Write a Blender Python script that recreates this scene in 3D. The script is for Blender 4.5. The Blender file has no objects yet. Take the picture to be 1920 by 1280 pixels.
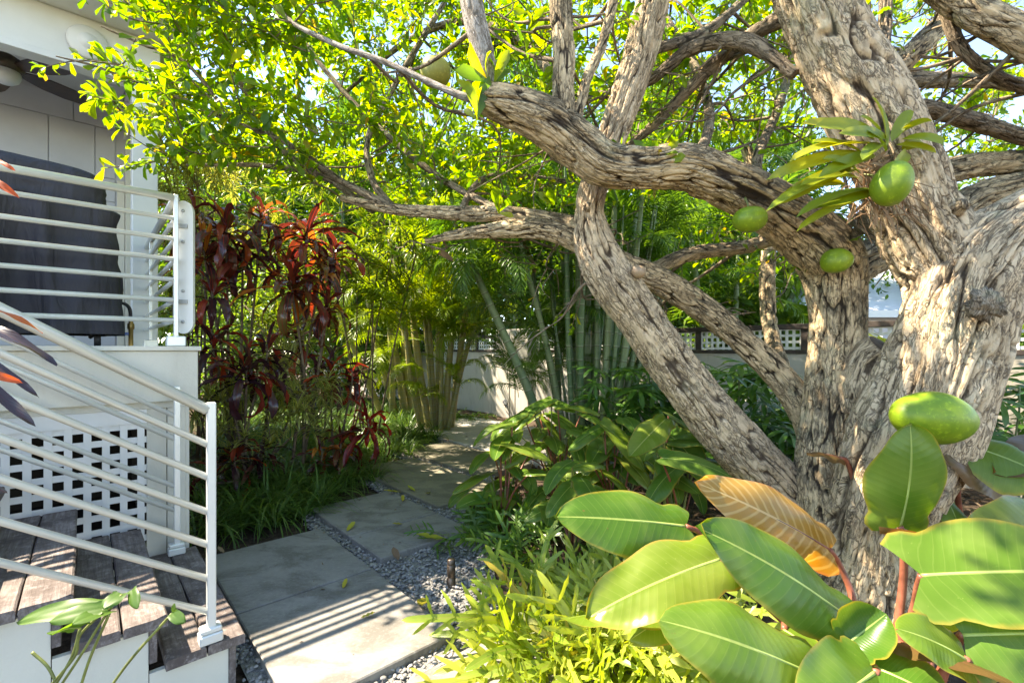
import bpy, math, random
import numpy as np
from mathutils import Vector, Matrix
random.seed(7); RNG = np.random.default_rng(11)
F_PX, CX, HY, CAM_H = 876.0, 960.0, 655.0, 1.42
sc = bpy.context.scene
COL = sc.collection
R_ = math.radians
# ------------------------------------------------------------------ places
UD = np.array([.7387, .6740, 0.]); VD = np.array([-.6740, .7387, 0.])
def W(px, py, Y):                       # a point seen at a pixel, Y metres ahead
    return np.array([(px-CX)/F_PX*Y, Y, CAM_H+(HY-py)/F_PX*Y])
def H(u, v, z=0.):                      # house frame (u along facade, v into garden)
    return np.array([.7387*u-.674*v, .674*u+.7387*v, z])
def unit(v):
    v = np.asarray(v, float); return v/(np.linalg.norm(v, axis=-1, keepdims=True)+1e-12)
def ru(a, b): return random.uniform(a, b)
# ------------------------------------------------------------------ noise
def _hash(i, j, k):
    n = (i.astype(np.int64)*374761393 + j.astype(np.int64)*668265263 + k.astype(np.int64)*2147483647) & 0xffffffff
    n = ((n ^ (n >> 13))*1274126177) & 0xffffffff
    n = ((n ^ (n >> 16))*2246822519) & 0xffffffff
    return ((n ^ (n >> 15)) & 0xffffff)/float(0xffffff)
def vn(p):
    p = np.asarray(p, float); i = np.floor(p).astype(np.int64); f = p-i; f = f*f*(3-2*f)
    r = 0
    for dx in (0, 1):
        for dy in (0, 1):
            for dz in (0, 1):
                w = (f[..., 0] if dx else 1-f[..., 0])*(f[..., 1] if dy else 1-f[..., 1])*(f[..., 2] if dz else 1-f[..., 2])
                r = r + w*_hash(i[..., 0]+dx, i[..., 1]+dy, i[..., 2]+dz)
    return r
def sstep(a, b, x):
    t = np.clip((x-a)/(b-a), 0, 1); return t*t*(3-2*t)
# ------------------------------------------------------------------ mesh builder
class MB:
    def __init__(s): s.V = []; s.Q = []; s.T = []; s.A = []; s.B = []; s.n = 0
    def add(s, V, Q=None, T=None, A=None, B=None):
        V = np.asarray(V, float).reshape(-1, 3); m = len(V)
        s.V.append(V)
        if Q is not None and len(Q): s.Q.append(np.asarray(Q, np.int64)+s.n)
        if T is not None and len(T): s.T.append(np.asarray(T, np.int64)+s.n)
        s.A.append(np.zeros((m, 3)) if A is None else np.broadcast_to(np.asarray(A, float), (m, 3)))
        s.B.append(np.full(m, .5) if B is None else np.broadcast_to(np.asarray(B, float), (m,)))
        s.n += m
    def box(s, c, size, ex=(1, 0, 0), ey=(0, 1, 0), ez=(0, 0, 1), bev=0.):
        ex, ey, ez = (np.asarray(e, float) for e in (ex, ey, ez)); c = np.asarray(c, float)
        hx, hy, hz = (d/2 for d in size); b = min(bev, hx*.9, hy*.9, hz*.9)
        if b <= 0:
            P = [c+sx*hx*ex+sy*hy*ey+sz*hz*ez for sx in (-1, 1) for sy in (-1, 1) for sz in (-1, 1)]
            s.add(P, [(0, 1, 3, 2), (4, 6, 7, 5), (0, 4, 5, 1), (2, 3, 7, 6), (0, 2, 6, 4), (1, 5, 7, 3)]); return
        P = []; idx = {}
        for a in (-1, 1):
            for bb in (-1, 1):
                for cc in (-1, 1):
                    for k, o in enumerate(((0, b, b), (b, 0, b), (b, b, 0))):
                        idx[(a, bb, cc, k)] = len(P)
                        P.append(c+a*(hx-o[0])*ex+bb*(hy-o[1])*ey+cc*(hz-o[2])*ez)
        Q = []; T = []
        for a in (-1, 1):
            Q.append([idx[(a, -1, -1, 0)], idx[(a, 1, -1, 0)], idx[(a, 1, 1, 0)], idx[(a, -1, 1, 0)]][::(1 if a > 0 else -1)])
            Q.append([idx[(-1, a, -1, 1)], idx[(-1, a, 1, 1)], idx[(1, a, 1, 1)], idx[(1, a, -1, 1)]][::(1 if a > 0 else -1)])
            Q.append([idx[(-1, -1, a, 2)], idx[(1, -1, a, 2)], idx[(1, 1, a, 2)], idx[(-1, 1, a, 2)]][::(1 if a > 0 else -1)])
        for a in (-1, 1):
            for bb in (-1, 1):
                Q.append([idx[(a, bb, -1, 0)], idx[(a, bb, 1, 0)], idx[(a, bb, 1, 1)], idx[(a, bb, -1, 1)]])
                Q.append([idx[(a, -1, bb, 0)], idx[(a, 1, bb, 0)], idx[(a, 1, bb, 2)], idx[(a, -1, bb, 2)]])
                Q.append([idx[(-1, a, bb, 1)], idx[(1, a, bb, 1)], idx[(1, a, bb, 2)], idx[(-1, a, bb, 2)]])
                for cc in (-1, 1): T.append([idx[(a, bb, cc, k)] for k in range(3)])
        s.add(P, Q, T)
    def hbox(s, u0, u1, v0, v1, z0, z1, bev=0.):
        s.box(H((u0+u1)/2, (v0+v1)/2, (z0+z1)/2), (u1-u0, v1-v0, z1-z0), UD, VD, (0, 0, 1), bev)
    def tube(s, pts, rad, seg=10, n=None, bark=None, caps=True, B=None, flat=1.):
        pts = np.asarray(pts, float); rad = np.broadcast_to(np.asarray(rad, float), (len(pts),))
        if n: pts, rad = resample(pts, rad, n)
        m = len(pts); T = np.gradient(pts, axis=0); T = unit(T)
        a = np.array([0, 0, 1.]) if abs(T[0, 2]) < .9 else np.array([1., 0, 0])
        N = np.zeros((m, 3)); x = unit(np.cross(T[0], a)); N[0] = x
        for i in range(1, m):
            x = x-T[i]*np.dot(x, T[i]); x = x/(np.linalg.norm(x)+1e-9); N[i] = x
        Bn = np.cross(T, N)
        S = np.concatenate([[0], np.cumsum(np.linalg.norm(np.diff(pts, axis=0), axis=1))])
        th = np.linspace(0, 2*np.pi, seg, endpoint=False)
        c, sn = np.cos(th)[None, :], np.sin(th)[None, :]
        r = np.repeat(rad[:, None], seg, 1); h = np.ones_like(r)
        if bark:
            r, h = bark(r, c, sn, S[:, None], rad[:, None])
        P = pts[:, None, :]+(r*c)[..., None]*N[:, None, :]+(r*sn*flat)[..., None]*Bn[:, None, :]
        A = np.stack([np.broadcast_to(th[None, :]/(2*np.pi), r.shape), np.broadcast_to(S[:, None], r.shape), h], -1)
        ii = np.arange(m-1)[:, None]*seg; jj = np.arange(seg)[None, :]; j2 = (jj+1) % seg
        Q = np.stack([ii+jj, ii+j2, ii+seg+j2, ii+seg+jj], -1).reshape(-1, 4)
        V = P.reshape(-1, 3); A = A.reshape(-1, 3); TT = None
        if caps:
            V = np.concatenate([V, pts[:1], pts[-1:]]); A = np.concatenate([A, [[0, 0, 1.]], [[0, S[-1], 1.]]])
            k = m*seg; e = (m-1)*seg; j = np.arange(seg); jn = (j+1) % seg
            TT = np.concatenate([np.stack([jn, j, np.full(seg, k)], -1), np.stack([e+j, e+jn, np.full(seg, k+1)], -1)])
        s.add(V, Q, TT, A, B)
    def inst(s, base, pos, X, Yv, Z, scale=1., B=None):     # many copies of a blade in this one mesh
        V, Q, A = base; N = len(pos); scale = np.broadcast_to(np.asarray(scale, float), (N,))
        P = pos[:, None, :]+scale[:, None, None]*(V[None, :, 0:1]*X[:, None, :]+V[None, :, 1:2]*Yv[:, None, :]+V[None, :, 2:3]*Z[:, None, :])
        m = len(V); QQ = (Q[None]+(np.arange(N)*m)[:, None, None]).reshape(-1, 4)
        B = RNG.random(N) if B is None else np.broadcast_to(np.asarray(B, float), (N,))
        s.add(P.reshape(-1, 3), QQ, None, np.tile(A, (N, 1)), np.repeat(B, m))
    def lathe(s, prof, c=(0, 0, 0), seg=24, axis=(0, 0, 1)):
        ax = unit(np.asarray(axis, float)); a = np.array([1., 0, 0]) if abs(ax[0]) < .9 else np.array([0, 1., 0])
        x = unit(np.cross(ax, a)); y = np.cross(ax, x); c = np.asarray(c, float)
        th = np.linspace(0, 2*np.pi, seg, endpoint=False); P = []
        for r, z in prof: P += [c+ax*z+x*max(r, 1e-4)*math.cos(t)+y*max(r, 1e-4)*math.sin(t) for t in th]
        Q = [(i*seg+j, i*seg+(j+1) % seg, (i+1)*seg+(j+1) % seg, (i+1)*seg+j) for i in range(len(prof)-1) for j in range(seg)]
        s.add(P, Q)
    def data(s, name, off=(0, 0, 0), smooth=True):
        me = bpy.data.meshes.new(name)
        V = np.concatenate(s.V)-np.asarray(off, float)
        Q = np.concatenate(s.Q) if s.Q else np.zeros((0, 4), int); T = np.concatenate(s.T) if s.T else np.zeros((0, 3), int)
        me.vertices.add(len(V)); me.vertices.foreach_set('co', V.astype(np.float32).ravel())
        nl = len(Q)*4+len(T)*3; me.loops.add(nl)
        me.loops.foreach_set('vertex_index', np.concatenate([Q.ravel(), T.ravel()]).astype(np.int32))
        me.polygons.add(len(Q)+len(T))
        me.polygons.foreach_set('loop_start', np.concatenate([np.arange(len(Q))*4, len(Q)*4+np.arange(len(T))*3]).astype(np.int32))
        me.polygons.foreach_set('use_smooth', np.full(len(Q)+len(T), bool(smooth)))
        me.update(calc_edges=True)
        a = me.attributes.new('crd', 'FLOAT_VECTOR', 'POINT'); a.data.foreach_set('vector', np.concatenate(s.A).astype(np.float32).ravel())
        b = me.attributes.new('rnd', 'FLOAT', 'POINT'); b.data.foreach_set('value', np.concatenate(s.B).astype(np.float32))
        return me
def resample(pts, rad, n):
    P = np.concatenate([[2*pts[0]-pts[1]], pts, [2*pts[-1]-pts[-2]]]); k = len(pts)-1
    d = np.linalg.norm(np.diff(pts, axis=0), axis=1); S = np.concatenate([[0], np.cumsum(d)])
    q = np.linspace(0, S[-1], n); i = np.clip(np.searchsorted(S, q, side='right')-1, 0, k-1)
    t = ((q-S[i])/np.maximum(d[i], 1e-9))[:, None]
    p0, p1, p2, p3 = P[i], P[i+1], P[i+2], P[i+3]
    o = .5*((2*p1)+(p2-p0)*t+(2*p0-5*p1+4*p2-p3)*t*t+(3*p1-p0-3*p2+p3)*t**3)
    return o, np.interp(q, S, rad)
def root_loc(o):
    while o.parent: o = o.parent
    return np.array(o.location)
def obj(name, mb, mat, parent=None, loc=None, smooth=True):
    off = root_loc(parent) if parent is not None else (np.zeros(3) if loc is None else np.asarray(loc, float))
    me = mb.data(name, off, smooth)
    me.materials.append(mat)
    o = bpy.data.objects.new(name, me); COL.objects.link(o)
    if parent is not None: o.parent = parent
    elif loc is not None: o.location = Vector(loc)
    return o
def inst_obj(name, me, parent, pos, X, Yv, Z, s=1.):
    o = bpy.data.objects.new(name, me); COL.objects.link(o); o.parent = parent
    p = np.asarray(pos)-root_loc(parent)
    M = Matrix.Identity(4)
    for r in range(3):
        M[r][0] = X[r]*s; M[r][1] = Yv[r]*s; M[r][2] = Z[r]*s; M[r][3] = p[r]
    o.matrix_basis = M; return o
def thing(name, label, cat, loc=(0, 0, 0), group=None):
    o = bpy.data.objects.new(name, None); COL.objects.link(o); o.location = Vector(loc); o.empty_display_size = .1
    o['label'] = label; o['category'] = cat
    if group: o['group'] = group
    return o
def tag(o, label, cat, group=None):
    o['label'] = label; o['category'] = cat
    if group: o['group'] = group
    return o
def kind(o, k, label=None, cat=None):
    o['kind'] = k
    if label: o['label'] = label; o['category'] = cat
    return o
# ------------------------------------------------------------------ blades
def prof_pow(a, b):                     # a: base roundness, b: tip sharpness
    m = a/(a+b); k = (m**a)*((1-m)**b)
    return lambda t: (np.maximum(t, 1e-4)**a)*(np.maximum(1-t, 0)**b)/k
def blade(L, Wd, prof, nl=5, nw=2, fold=.0, droop=.0, wave=0., freq=3., ph=0., twist=0., sag=0.):
    t = np.linspace(0, 1, nl+1); s = np.linspace(-1, 1, nw+1)
    ang = -droop*t**1.3; dl = L/nl
    y = np.concatenate([[0], np.cumsum(np.cos(ang[1:])*dl)]); z = np.concatenate([[0], np.cumsum(np.sin(ang[1:])*dl)])
    w = np.maximum(Wd/2*prof(t), Wd*.006)
    S, Tt = np.meshgrid(s, t); Wm = w[:, None]
    a = np.abs(S)
    lx = S*Wm*math.cos(fold); lz = a*Wm*math.sin(fold)-sag*(a**2)*Wm + wave*a*np.sin(freq*2*np.pi*Tt+ph+S*1.3)
    if twist:
        c, n_ = np.cos(twist*Tt), np.sin(twist*Tt); lx, lz = lx*c-lz*n_, lx*n_+lz*c
    V = np.stack([lx, y[:, None]-lz*np.sin(ang)[:, None], z[:, None]+lz*np.cos(ang)[:, None]], -1).reshape(-1, 3)
    i = np.arange(nl)[:, None]*(nw+1); j = np.arange(nw)[None, :]
    Q = np.stack([i+j, i+j+1, i+nw+1+j+1, i+nw+1+j], -1).reshape(-1, 4)
    A = np.stack([S, Tt, np.full_like(S, L)], -1).reshape(-1, 3)
    return V, Q, A
def frames(d, up):
    y = unit(d); x = unit(np.cross(y, np.broadcast_to(up, y.shape))); z = np.cross(x, y); return x, y, z
def rdir(n):
    return unit(RNG.normal(size=(n, 3)))
# ------------------------------------------------------------------ materials
class NT:
    def __init__(s, name):
        s.m = bpy.data.materials.new(name); s.m.use_nodes = True; s.t = s.m.node_tree; s.t.nodes.clear()
        s.out = s.n('ShaderNodeOutputMaterial')
    def n(s, typ, **kw):
        o = s.t.nodes.new(typ)
        for k, v in kw.items():
            if k.startswith('i_'):
                o.inputs[k[2:].replace('_', ' ')].default_value = v
            else: setattr(o, k, v)
        return o
    def l(s, a, b): s.t.links.new(a, b)
    def attr(s, n): return s.n('ShaderNodeAttribute', attribute_name=n)
    def noise(s, vec, scale, detail=4, rough=.55, dist=0.):
        o = s.n('ShaderNodeTexNoise'); o.inputs['Scale'].default_value = scale; o.inputs['Detail'].default_value = detail
        o.inputs['Roughness'].default_value = rough; o.inputs['Distortion'].default_value = dist
        if vec is not None: s.l(vec, o.inputs['Vector'])
        return o.outputs[0]
    def ramp(s, fac, stops, interp='LINEAR'):
        o = s.n('ShaderNodeValToRGB'); e = o.color_ramp.elements; o.color_ramp.interpolation = interp
        while len(e) < len(stops): e.new(.5)
        for k, (p, c) in enumerate(stops):
            e[k].position = p; e[k].color = tuple(c)+(1,) if len(c) == 3 else c
        s.l(fac, o.inputs[0]); return o.outputs[0]
    def mix(s, f, a, b, mode='MIX'):
        o = s.n('ShaderNodeMix', data_type='RGBA', blend_type=mode)
        for v, i in ((f, 0), (a, 6), (b, 7)):
            if isinstance(v, (int, float)): o.inputs[i].default_value = v
            elif isinstance(v, tuple): o.inputs[i].default_value = v+(1,) if len(v) == 3 else v
            else: s.l(v, o.inputs[i])
        return o.outputs[2]
    def math(s, op, a, b=None, c=None, clamp=False):
        o = s.n('ShaderNodeMath', operation=op, use_clamp=clamp)
        for k, v in enumerate((a, b, c)):
            if v is None: continue
            if isinstance(v, (int, float)): o.inputs[k].default_value = v
            else: s.l(v, o.inputs[k])
        return o.outputs[0]
    def mrange(s, v, a, b, c=0., d=1.):
        o = s.n('ShaderNodeMapRange', interpolation_type='SMOOTHSTEP'); s.l(v, o.inputs[0])
        for k, q in enumerate((a, b, c, d)): o.inputs[k+1].default_value = q
        return o.outputs[0]
    def mapv(s, vec, scale=(1, 1, 1), rot=(0, 0, 0)):
        o = s.n('ShaderNodeMapping'); o.inputs['Scale'].default_value = scale; o.inputs['Rotation'].default_value = rot
        s.l(vec, o.inputs[0]); return o.outputs[0]
    def bump(s, h, strength=.3, dist=.01, normal=None):
        o = s.n('ShaderNodeBump'); o.inputs['Strength'].default_value = strength; o.inputs['Distance'].default_value = dist
        s.l(h, o.inputs['Height'])
        if normal is not None: s.l(normal, o.inputs['Normal'])
        return o.outputs[0]
    def pbsdf(s, col, rough=.6, spec=.4, metal=0., normal=None):
        o = s.n('ShaderNodeBsdfPrincipled')
        for v, k in ((col, 'Base Color'), (rough, 'Roughness'), (spec, 'Specular IOR Level'), (metal, 'Metallic')):
            if isinstance(v, (int, float)): o.inputs[k].default_value = v
            elif isinstance(v, tuple): o.inputs[k].default_value = v+(1,)
            else: s.l(v, o.inputs[k])
        if normal is not None: s.l(normal, o.inputs['Normal'])
        return o.outputs[0]
    def fin(s, sh): s.l(sh, s.out.inputs[0]); return s.m
    def obj(s): return s.n('ShaderNodeTexCoord').outputs['Object']
def leaf_mat(name, stops, trans=.45, tcol=(1.9, 1.6, .5), rough=.42, vein=None, edge=None, spots=0., bumpv=0., spec=.45, stripe=None, tsat=None):
    N = NT(name); a = N.attr('rnd').outputs['Fac']; oi = N.n('ShaderNodeObjectInfo').outputs['Random']
    f = N.math('FRACT', N.math('ADD', a, N.math('MULTIPLY', oi, .99)))
    col = N.ramp(f, stops)
    sep = N.n('ShaderNodeSeparateXYZ'); N.l(N.attr('crd').outputs['Vector'], sep.inputs[0]); S, T = sep.outputs[0], sep.outputs[1]
    aS = N.math('ABSOLUTE', S); nrm = None
    geo = N.n('ShaderNodeNewGeometry').outputs['Position']
    if stripe:                                   # variegated margins
        k = N.mrange(N.math('ADD', aS, N.math('MULTIPLY', N.noise(geo, 60, 2), .3)), stripe[1], stripe[1]+.15); col = N.mix(k, col, stripe[0])
    if spots:
        k = N.mrange(N.noise(geo, spots, 3), .5, .68); col = N.mix(N.math('MULTIPLY', k, .5), col, stops[-1][1])
    if edge:
        k = N.mrange(N.math('ADD', aS, N.math('MULTIPLY', N.noise(geo, 30, 2), .12)), edge[1], edge[1]+.12); col = N.mix(N.math('MULTIPLY', k, edge[2]), col, edge[0])
    if vein:
        sk = N.math('SUBTRACT', N.math('MULTIPLY', T, vein[2]), N.math('MULTIPLY', aS, 2.2))
        sn = N.math('SINE', N.math('MULTIPLY', sk, 6.2832))
        lf_ = N.noise(geo, 5.5, 3, .5, .4); col = N.mix(N.math('MULTIPLY', N.mrange(N.math('ADD', lf_, N.math('MULTIPLY', aS, .12)), .48, .72), .45), col, N.mix(.5, col, vein[0])); col = N.mix(N.math('MULTIPLY', N.mrange(N.noise(geo, 130, 2), .7, .78), .3), col, vein[0])
        sp = N.noise(geo, 38, 3, .6); col = N.mix(N.math('MULTIPLY', N.mrange(sp, .71, .76), .75), col, (.16, .11, .03)); lat = N.mrange(sn, .9, 1.); k = N.math('MULTIPLY', N.mrange(sn, .3, 1.) if len(vein) > 3 else lat, vein[3] if len(vein) > 3 else .11)
        col = N.mix(k, col, vein[0]); k2 = N.mrange(aS, vein[1]*.4, vein[1], 1., 0.); col = N.mix(k2, col, vein[0])
        nrm = N.bump(N.math('SUBTRACT', N.math('MULTIPLY', sn, .5), N.math('MULTIPLY', k2, 2.5)), .09, bumpv)
    tc = N.mix(1., col, tuple(tcol), 'MULTIPLY')
    p = N.pbsdf(col, rough, spec, 0., nrm); t = N.n('ShaderNodeBsdfTranslucent'); N.l(tc, t.inputs[0])
    m = N.n('ShaderNodeMixShader'); m.inputs[0].default_value = trans; N.l(p, m.inputs[1]); N.l(t.outputs[0], m.inputs[2])
    return N.fin(m.outputs[0])
def plain(name, col, rough=.5, spec=.4, metal=0., var=.08, vs=3., bump=0., bs=60.):
    N = NT(name); o = N.obj(); n = N.noise(o, vs, 5, .6)
    c = N.mix(N.mrange(n, .3, .7), tuple(x*(1-var) for x in col), tuple(min(1, x*(1+var)) for x in col))
    nr = N.bump(N.noise(o, bs, 4), .25, bump) if bump else None
    return N.fin(N.pbsdf(c, rough, spec, metal, nr))
# ------------------------------------------------------------------ material list
M = {}
M['calabash'] = leaf_mat('calabash_leaf', [(0, (.045, .11, .014)), (.3, (.075, .15, .014)), (.7, (.12, .185, .016)), (.92, (.16, .21, .02)), (.975, (.22, .19, .02)), (1, (.24, .15, .03))], .58, (3.3, 3.0, .6), .33)
M['far_leaf'] = leaf_mat('far_tree_leaf', [(0, (.04, .10, .015)), (.5, (.07, .15, .018)), (1, (.12, .21, .025))], .45, (2., 1.8, .5), .45)
M['hedge_leaf'] = leaf_mat('bush_leaf', [(0, (.05, .12, .02)), (.5, (.09, .18, .03)), (1, (.15, .24, .04))], .45, (2., 1.8, .5), .45)
M['palm'] = leaf_mat('palm_leaflet', [(0, (.10, .17, .018)), (.5, (.14, .22, .022)), (.85, (.18, .25, .025)), (1, (.23, .25, .03))], .5, (2.5, 2.2, .5), .33)
M['palm_dark'] = leaf_mat('dark_palm_leaflet', [(0, (.045, .12, .022)), (.5, (.07, .155, .026)), (1, (.11, .19, .03))], .45, (2.1, 2.0, .6), .35)
M['rhapis'] = leaf_mat('lady_palm_leaf', [(0, (.035, .105, .018)), (.6, (.055, .14, .022)), (1, (.09, .18, .025))], .34, (2., 1.9, .5), .28)
M['philo'] = leaf_mat('philodendron_leaf', [(0, (.055, .135, .016)), (.45, (.075, .165, .018)), (.75, (.09, .175, .018)), (1, (.13, .2, .02))], .36, (2.3, 1.9, .4), .3, vein=((.30, .38, .10), .04, 17.), edge=((.30, .22, .03), .95, .8), bumpv=.004, spec=.32)
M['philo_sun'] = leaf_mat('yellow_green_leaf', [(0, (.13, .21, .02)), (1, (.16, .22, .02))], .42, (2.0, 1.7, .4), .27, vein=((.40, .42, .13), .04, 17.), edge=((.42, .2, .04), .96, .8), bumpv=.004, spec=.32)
M['philo_gold'] = leaf_mat('golden_leaf', [(0, (.42, .21, .025)), (1, (.44, .23, .03))], .42, (1.5, 1.2, .5), .3, vein=((.70, .50, .20), .05, 14., .5), edge=((.5, .18, .08), .93, .7), bumpv=.004)
M['philo_brown'] = leaf_mat('bronze_leaf', [(0, (.13, .085, .025)), (1, (.15, .09, .03))], .4, (1.8, 1.2, .4), .35, vein=((.25, .10, .05), .05, 13.), bumpv=.004)
M['cordy'] = leaf_mat('croton_leaf', [(0, (.04, .018, .02)), (.25, (.055, .02, .021)), (.42, (.075, .025, .02)), (.54, (.055, .065, .02)), (.66, (.12, .028, .018)), (.77, (.34, .07, .018)), (.86, (.48, .19, .025)), (.93, (.14, .13, .03)), (1, (.09, .02, .02))], .32, (2.2, 1.3, .9), .2, vein=((.26, .025, .02), .09, 9.), edge=((.28, .03, .015), .86, .6), bumpv=.002, spec=.6)
M['cordy_red'] = leaf_mat('red_croton_leaf', [(0, (.03, .01, .014)), (.3, (.22, .015, .015)), (.7, (.45, .03, .02)), (1, (.06, .012, .012))], .32, (2., 1.2, .9), .3, vein=((.4, .05, .03), .09, 9.), bumpv=.002)
M['cordy_dark'] = leaf_mat('purple_croton_leaf', [(0, (.04, .022, .03)), (.4, (.065, .028, .036)), (.6, (.065, .055, .036)), (.76, (.30, .035, .022)), (.9, (.40, .07, .025)), (1, (.06, .02, .025))], .25, (2., 1.2, .9), .2, vein=((.12, .015, .02), .08, 9.), bumpv=.002)
M['cordy_black'] = leaf_mat('blackish_croton_leaf', [(0, (.022, .014, .018)), (1, (.04, .025, .024))], .12, (2., 1.2, .9), .25, vein=((.06, .02, .02), .06, 9.), bumpv=.002, spec=.6)
M['cordy_orange'] = leaf_mat('orange_croton_leaf', [(0, (.5, .13, .015)), (1, (.55, .1, .015))], .4, (1.6, 1.3, .8), .35, vein=((.45, .05, .02), .08, 9.), bumpv=.002)
M['dracaena'] = leaf_mat('striped_leaf', [(0, (.06, .12, .03)), (1, (.10, .16, .03))], .42, (1.8, 1.7, .6), .4, stripe=((.48, .47, .15), .42))
M['spider'] = leaf_mat('narrow_leaf', [(0, (.09, .17, .025)), (.6, (.15, .22, .03)), (1, (.24, .27, .05))], .45, (2., 1.8, .5), .38)
M['grass'] = leaf_mat('grass_blade', [(0, (.05, .115, .025)), (.6, (.075, .155, .03)), (1, (.13, .20, .04))], .36, (1.8, 1.8, .6), .38)
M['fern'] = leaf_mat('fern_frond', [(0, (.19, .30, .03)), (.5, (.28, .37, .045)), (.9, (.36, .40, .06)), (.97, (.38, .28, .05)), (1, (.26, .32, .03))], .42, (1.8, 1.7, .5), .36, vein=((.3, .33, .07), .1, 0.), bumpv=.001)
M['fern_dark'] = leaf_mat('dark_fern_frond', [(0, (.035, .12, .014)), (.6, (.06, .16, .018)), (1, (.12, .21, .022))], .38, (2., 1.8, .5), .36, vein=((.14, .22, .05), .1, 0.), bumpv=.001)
M['orchid'] = leaf_mat('orchid_leaf', [(0, (.15, .22, .02)), (.5, (.24, .30, .025)), (1, (.34, .34, .03))], .42, (1.9, 1.6, .45), .32)
M['litter'] = leaf_mat('dry_leaf', [(0, (.10, .06, .035)), (.5, (.18, .11, .065)), (1, (.30, .21, .13))], .2, (1.2, 1., .8), .7)
M['fallen'] = leaf_mat('fallen_leaf', [(0, (.42, .34, .03)), (.6, (.36, .36, .04)), (1, (.3, .15, .03))], .25, (1.4, 1.2, .6), .5)
M['dry'] = leaf_mat('dry_sheath', [(0, (.22, .13, .07)), (1, (.34, .22, .12))], .3, (1.3, 1.1, .8), .7)

def bark_mat(name, pale, mid, dark, black=.5, up=.6):
    N = NT(name); at = N.attr('crd').outputs['Vector']; sep = N.n('ShaderNodeSeparateXYZ'); N.l(at, sep.inputs[0]); h = sep.outputs[2]
    P = N.n('ShaderNodeNewGeometry'); pos = P.outputs['Position']
    R = N.attr('rnd').outputs['Fac']                       # mean radius of the limb
    th = N.math('MULTIPLY', sep.outputs[0], 6.28318)
    cv = N.n('ShaderNodeCombineXYZ'); N.l(N.math('MULTIPLY', N.math('COSINE', th), R), cv.inputs[0]); N.l(N.math('MULTIPLY', N.math('SINE', th), R), cv.inputs[1]); N.l(N.math('MULTIPLY', sep.outputs[1], .22), cv.inputs[2])
    v = cv.outputs[0]
    n1 = N.noise(v, 22, 8, .68, .3); n2 = N.noise(pos, 9, 6, .6); n3 = N.noise(v, 75, 6, .7, .6); n4 = N.noise(pos, 2.6, 5, .6); n5 = N.noise(v, 40, 7, .72, .8)
    vw = N.n('ShaderNodeVectorMath', operation='MULTIPLY_ADD'); wn = N.n('ShaderNodeTexNoise'); N.l(v, wn.inputs['Vector']); wn.inputs['Scale'].default_value = 30; wn.inputs['Detail'].default_value = 4; N.l(wn.outputs[1], vw.inputs[0]); vw.inputs[1].default_value = (.03, .03, .012); N.l(v, vw.inputs[2])
    vo = N.n('ShaderNodeTexVoronoi', feature='DISTANCE_TO_EDGE'); vo.inputs['Scale'].default_value = 34; N.l(vw.outputs[0], vo.inputs['Vector'])
    crack = N.math('MAXIMUM', N.mrange(N.math('ABSOLUTE', N.math('SUBTRACT', n5, .5)), .03, .0), N.mrange(vo.outputs[0], .05, .0)); gate = N.mrange(n2, .36, .52)
    c = N.mix(N.mrange(n1, .32, .66), mid, pale)
    c = N.mix(N.math('MULTIPLY', N.mrange(n2, .56, .70), .45), c, (.46, .34, .22))
    c = N.mix(N.math('MULTIPLY', N.mrange(n3, .52, .72), .4), c, tuple(x*.55 for x in mid))
    c = N.mix(N.math('MULTIPLY', N.math('MULTIPLY', crack, gate), .8), c, dark)
    c = N.mix(N.mrange(h, .55, .05), c, dark)
    c = N.mix(N.math('MULTIPLY', N.mrange(N.noise(pos, 4.3, 6, .65), .56, .68), .35), c, (.40, .42, .27))
    nz = N.n('ShaderNodeSeparateXYZ'); N.l(P.outputs['Normal'], nz.inputs[0])
    lk = N.math('ADD', N.math('ADD', n4, N.math('MULTIPLY', n3, .55)), N.math('MULTIPLY', nz.outputs[2], .2*up))
    c = N.mix(N.math('MULTIPLY', N.mrange(lk, .86-.12*black, .94-.08*black), .85*min(1, black*1.4)), c, (.035, .03, .022))
    nr = N.bump(N.math('SUBTRACT', N.math('ADD', n1, N.math('MULTIPLY', n3, .6)), N.math('MULTIPLY', N.math('MULTIPLY', crack, gate), .5)), .8, .02); nr = N.bump(N.noise(pos, 130, 5, .7), .35, .005, nr)
    return N.fin(N.pbsdf(c, .88, .2, 0., nr))
M['bark'] = bark_mat('pale_bark', (.76, .585, .375), (.55, .41, .255), (.12, .085, .055), .10, .2)
M['bark_dark'] = bark_mat('lichen_bark', (.76, .58, .35), (.52, .385, .225), (.06, .042, .028), .5, 1.)
M['twig'] = bark_mat('twig_bark', (.40, .31, .21), (.25, .19, .125), (.06, .045, .03), .3, .4)
M['smooth_bark'] = bark_mat('smooth_bark', (.46, .41, .35), (.36, .31, .26), (.2, .16, .12), .1, .1)

def canestem(name, a, b, ring):
    N = NT(name); sep = N.n('ShaderNodeSeparateXYZ'); N.l(N.attr('crd').outputs['Vector'], sep.inputs[0])
    k = N.math('FRACT', N.math('MULTIPLY', sep.outputs[1], 1/ring)); r = N.mrange(k, .93, .97); pb = N.mrange(k, .14, .02)
    pos = N.n('ShaderNodeNewGeometry').outputs['Position']; n = N.noise(pos, 5, 5); oi = N.n('ShaderNodeObjectInfo').outputs['Random']
    c = N.mix(N.mrange(N.math('ADD', n, N.math('MULTIPLY', N.math('SUBTRACT', oi, .5), .35)), .35, .65), a, b); c = N.mix(N.math('MULTIPLY', pb, .45), c, (.34, .36, .26)); c = N.mix(N.math('MULTIPLY', r, .85), c, (.10, .08, .045))
    return N.fin(N.pbsdf(c, .45, .4, 0., N.bump(r, .6, .006)))
M['cane'] = canestem('palm_cane', (.085, .145, .06), (.17, .215, .10), .17)
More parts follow.
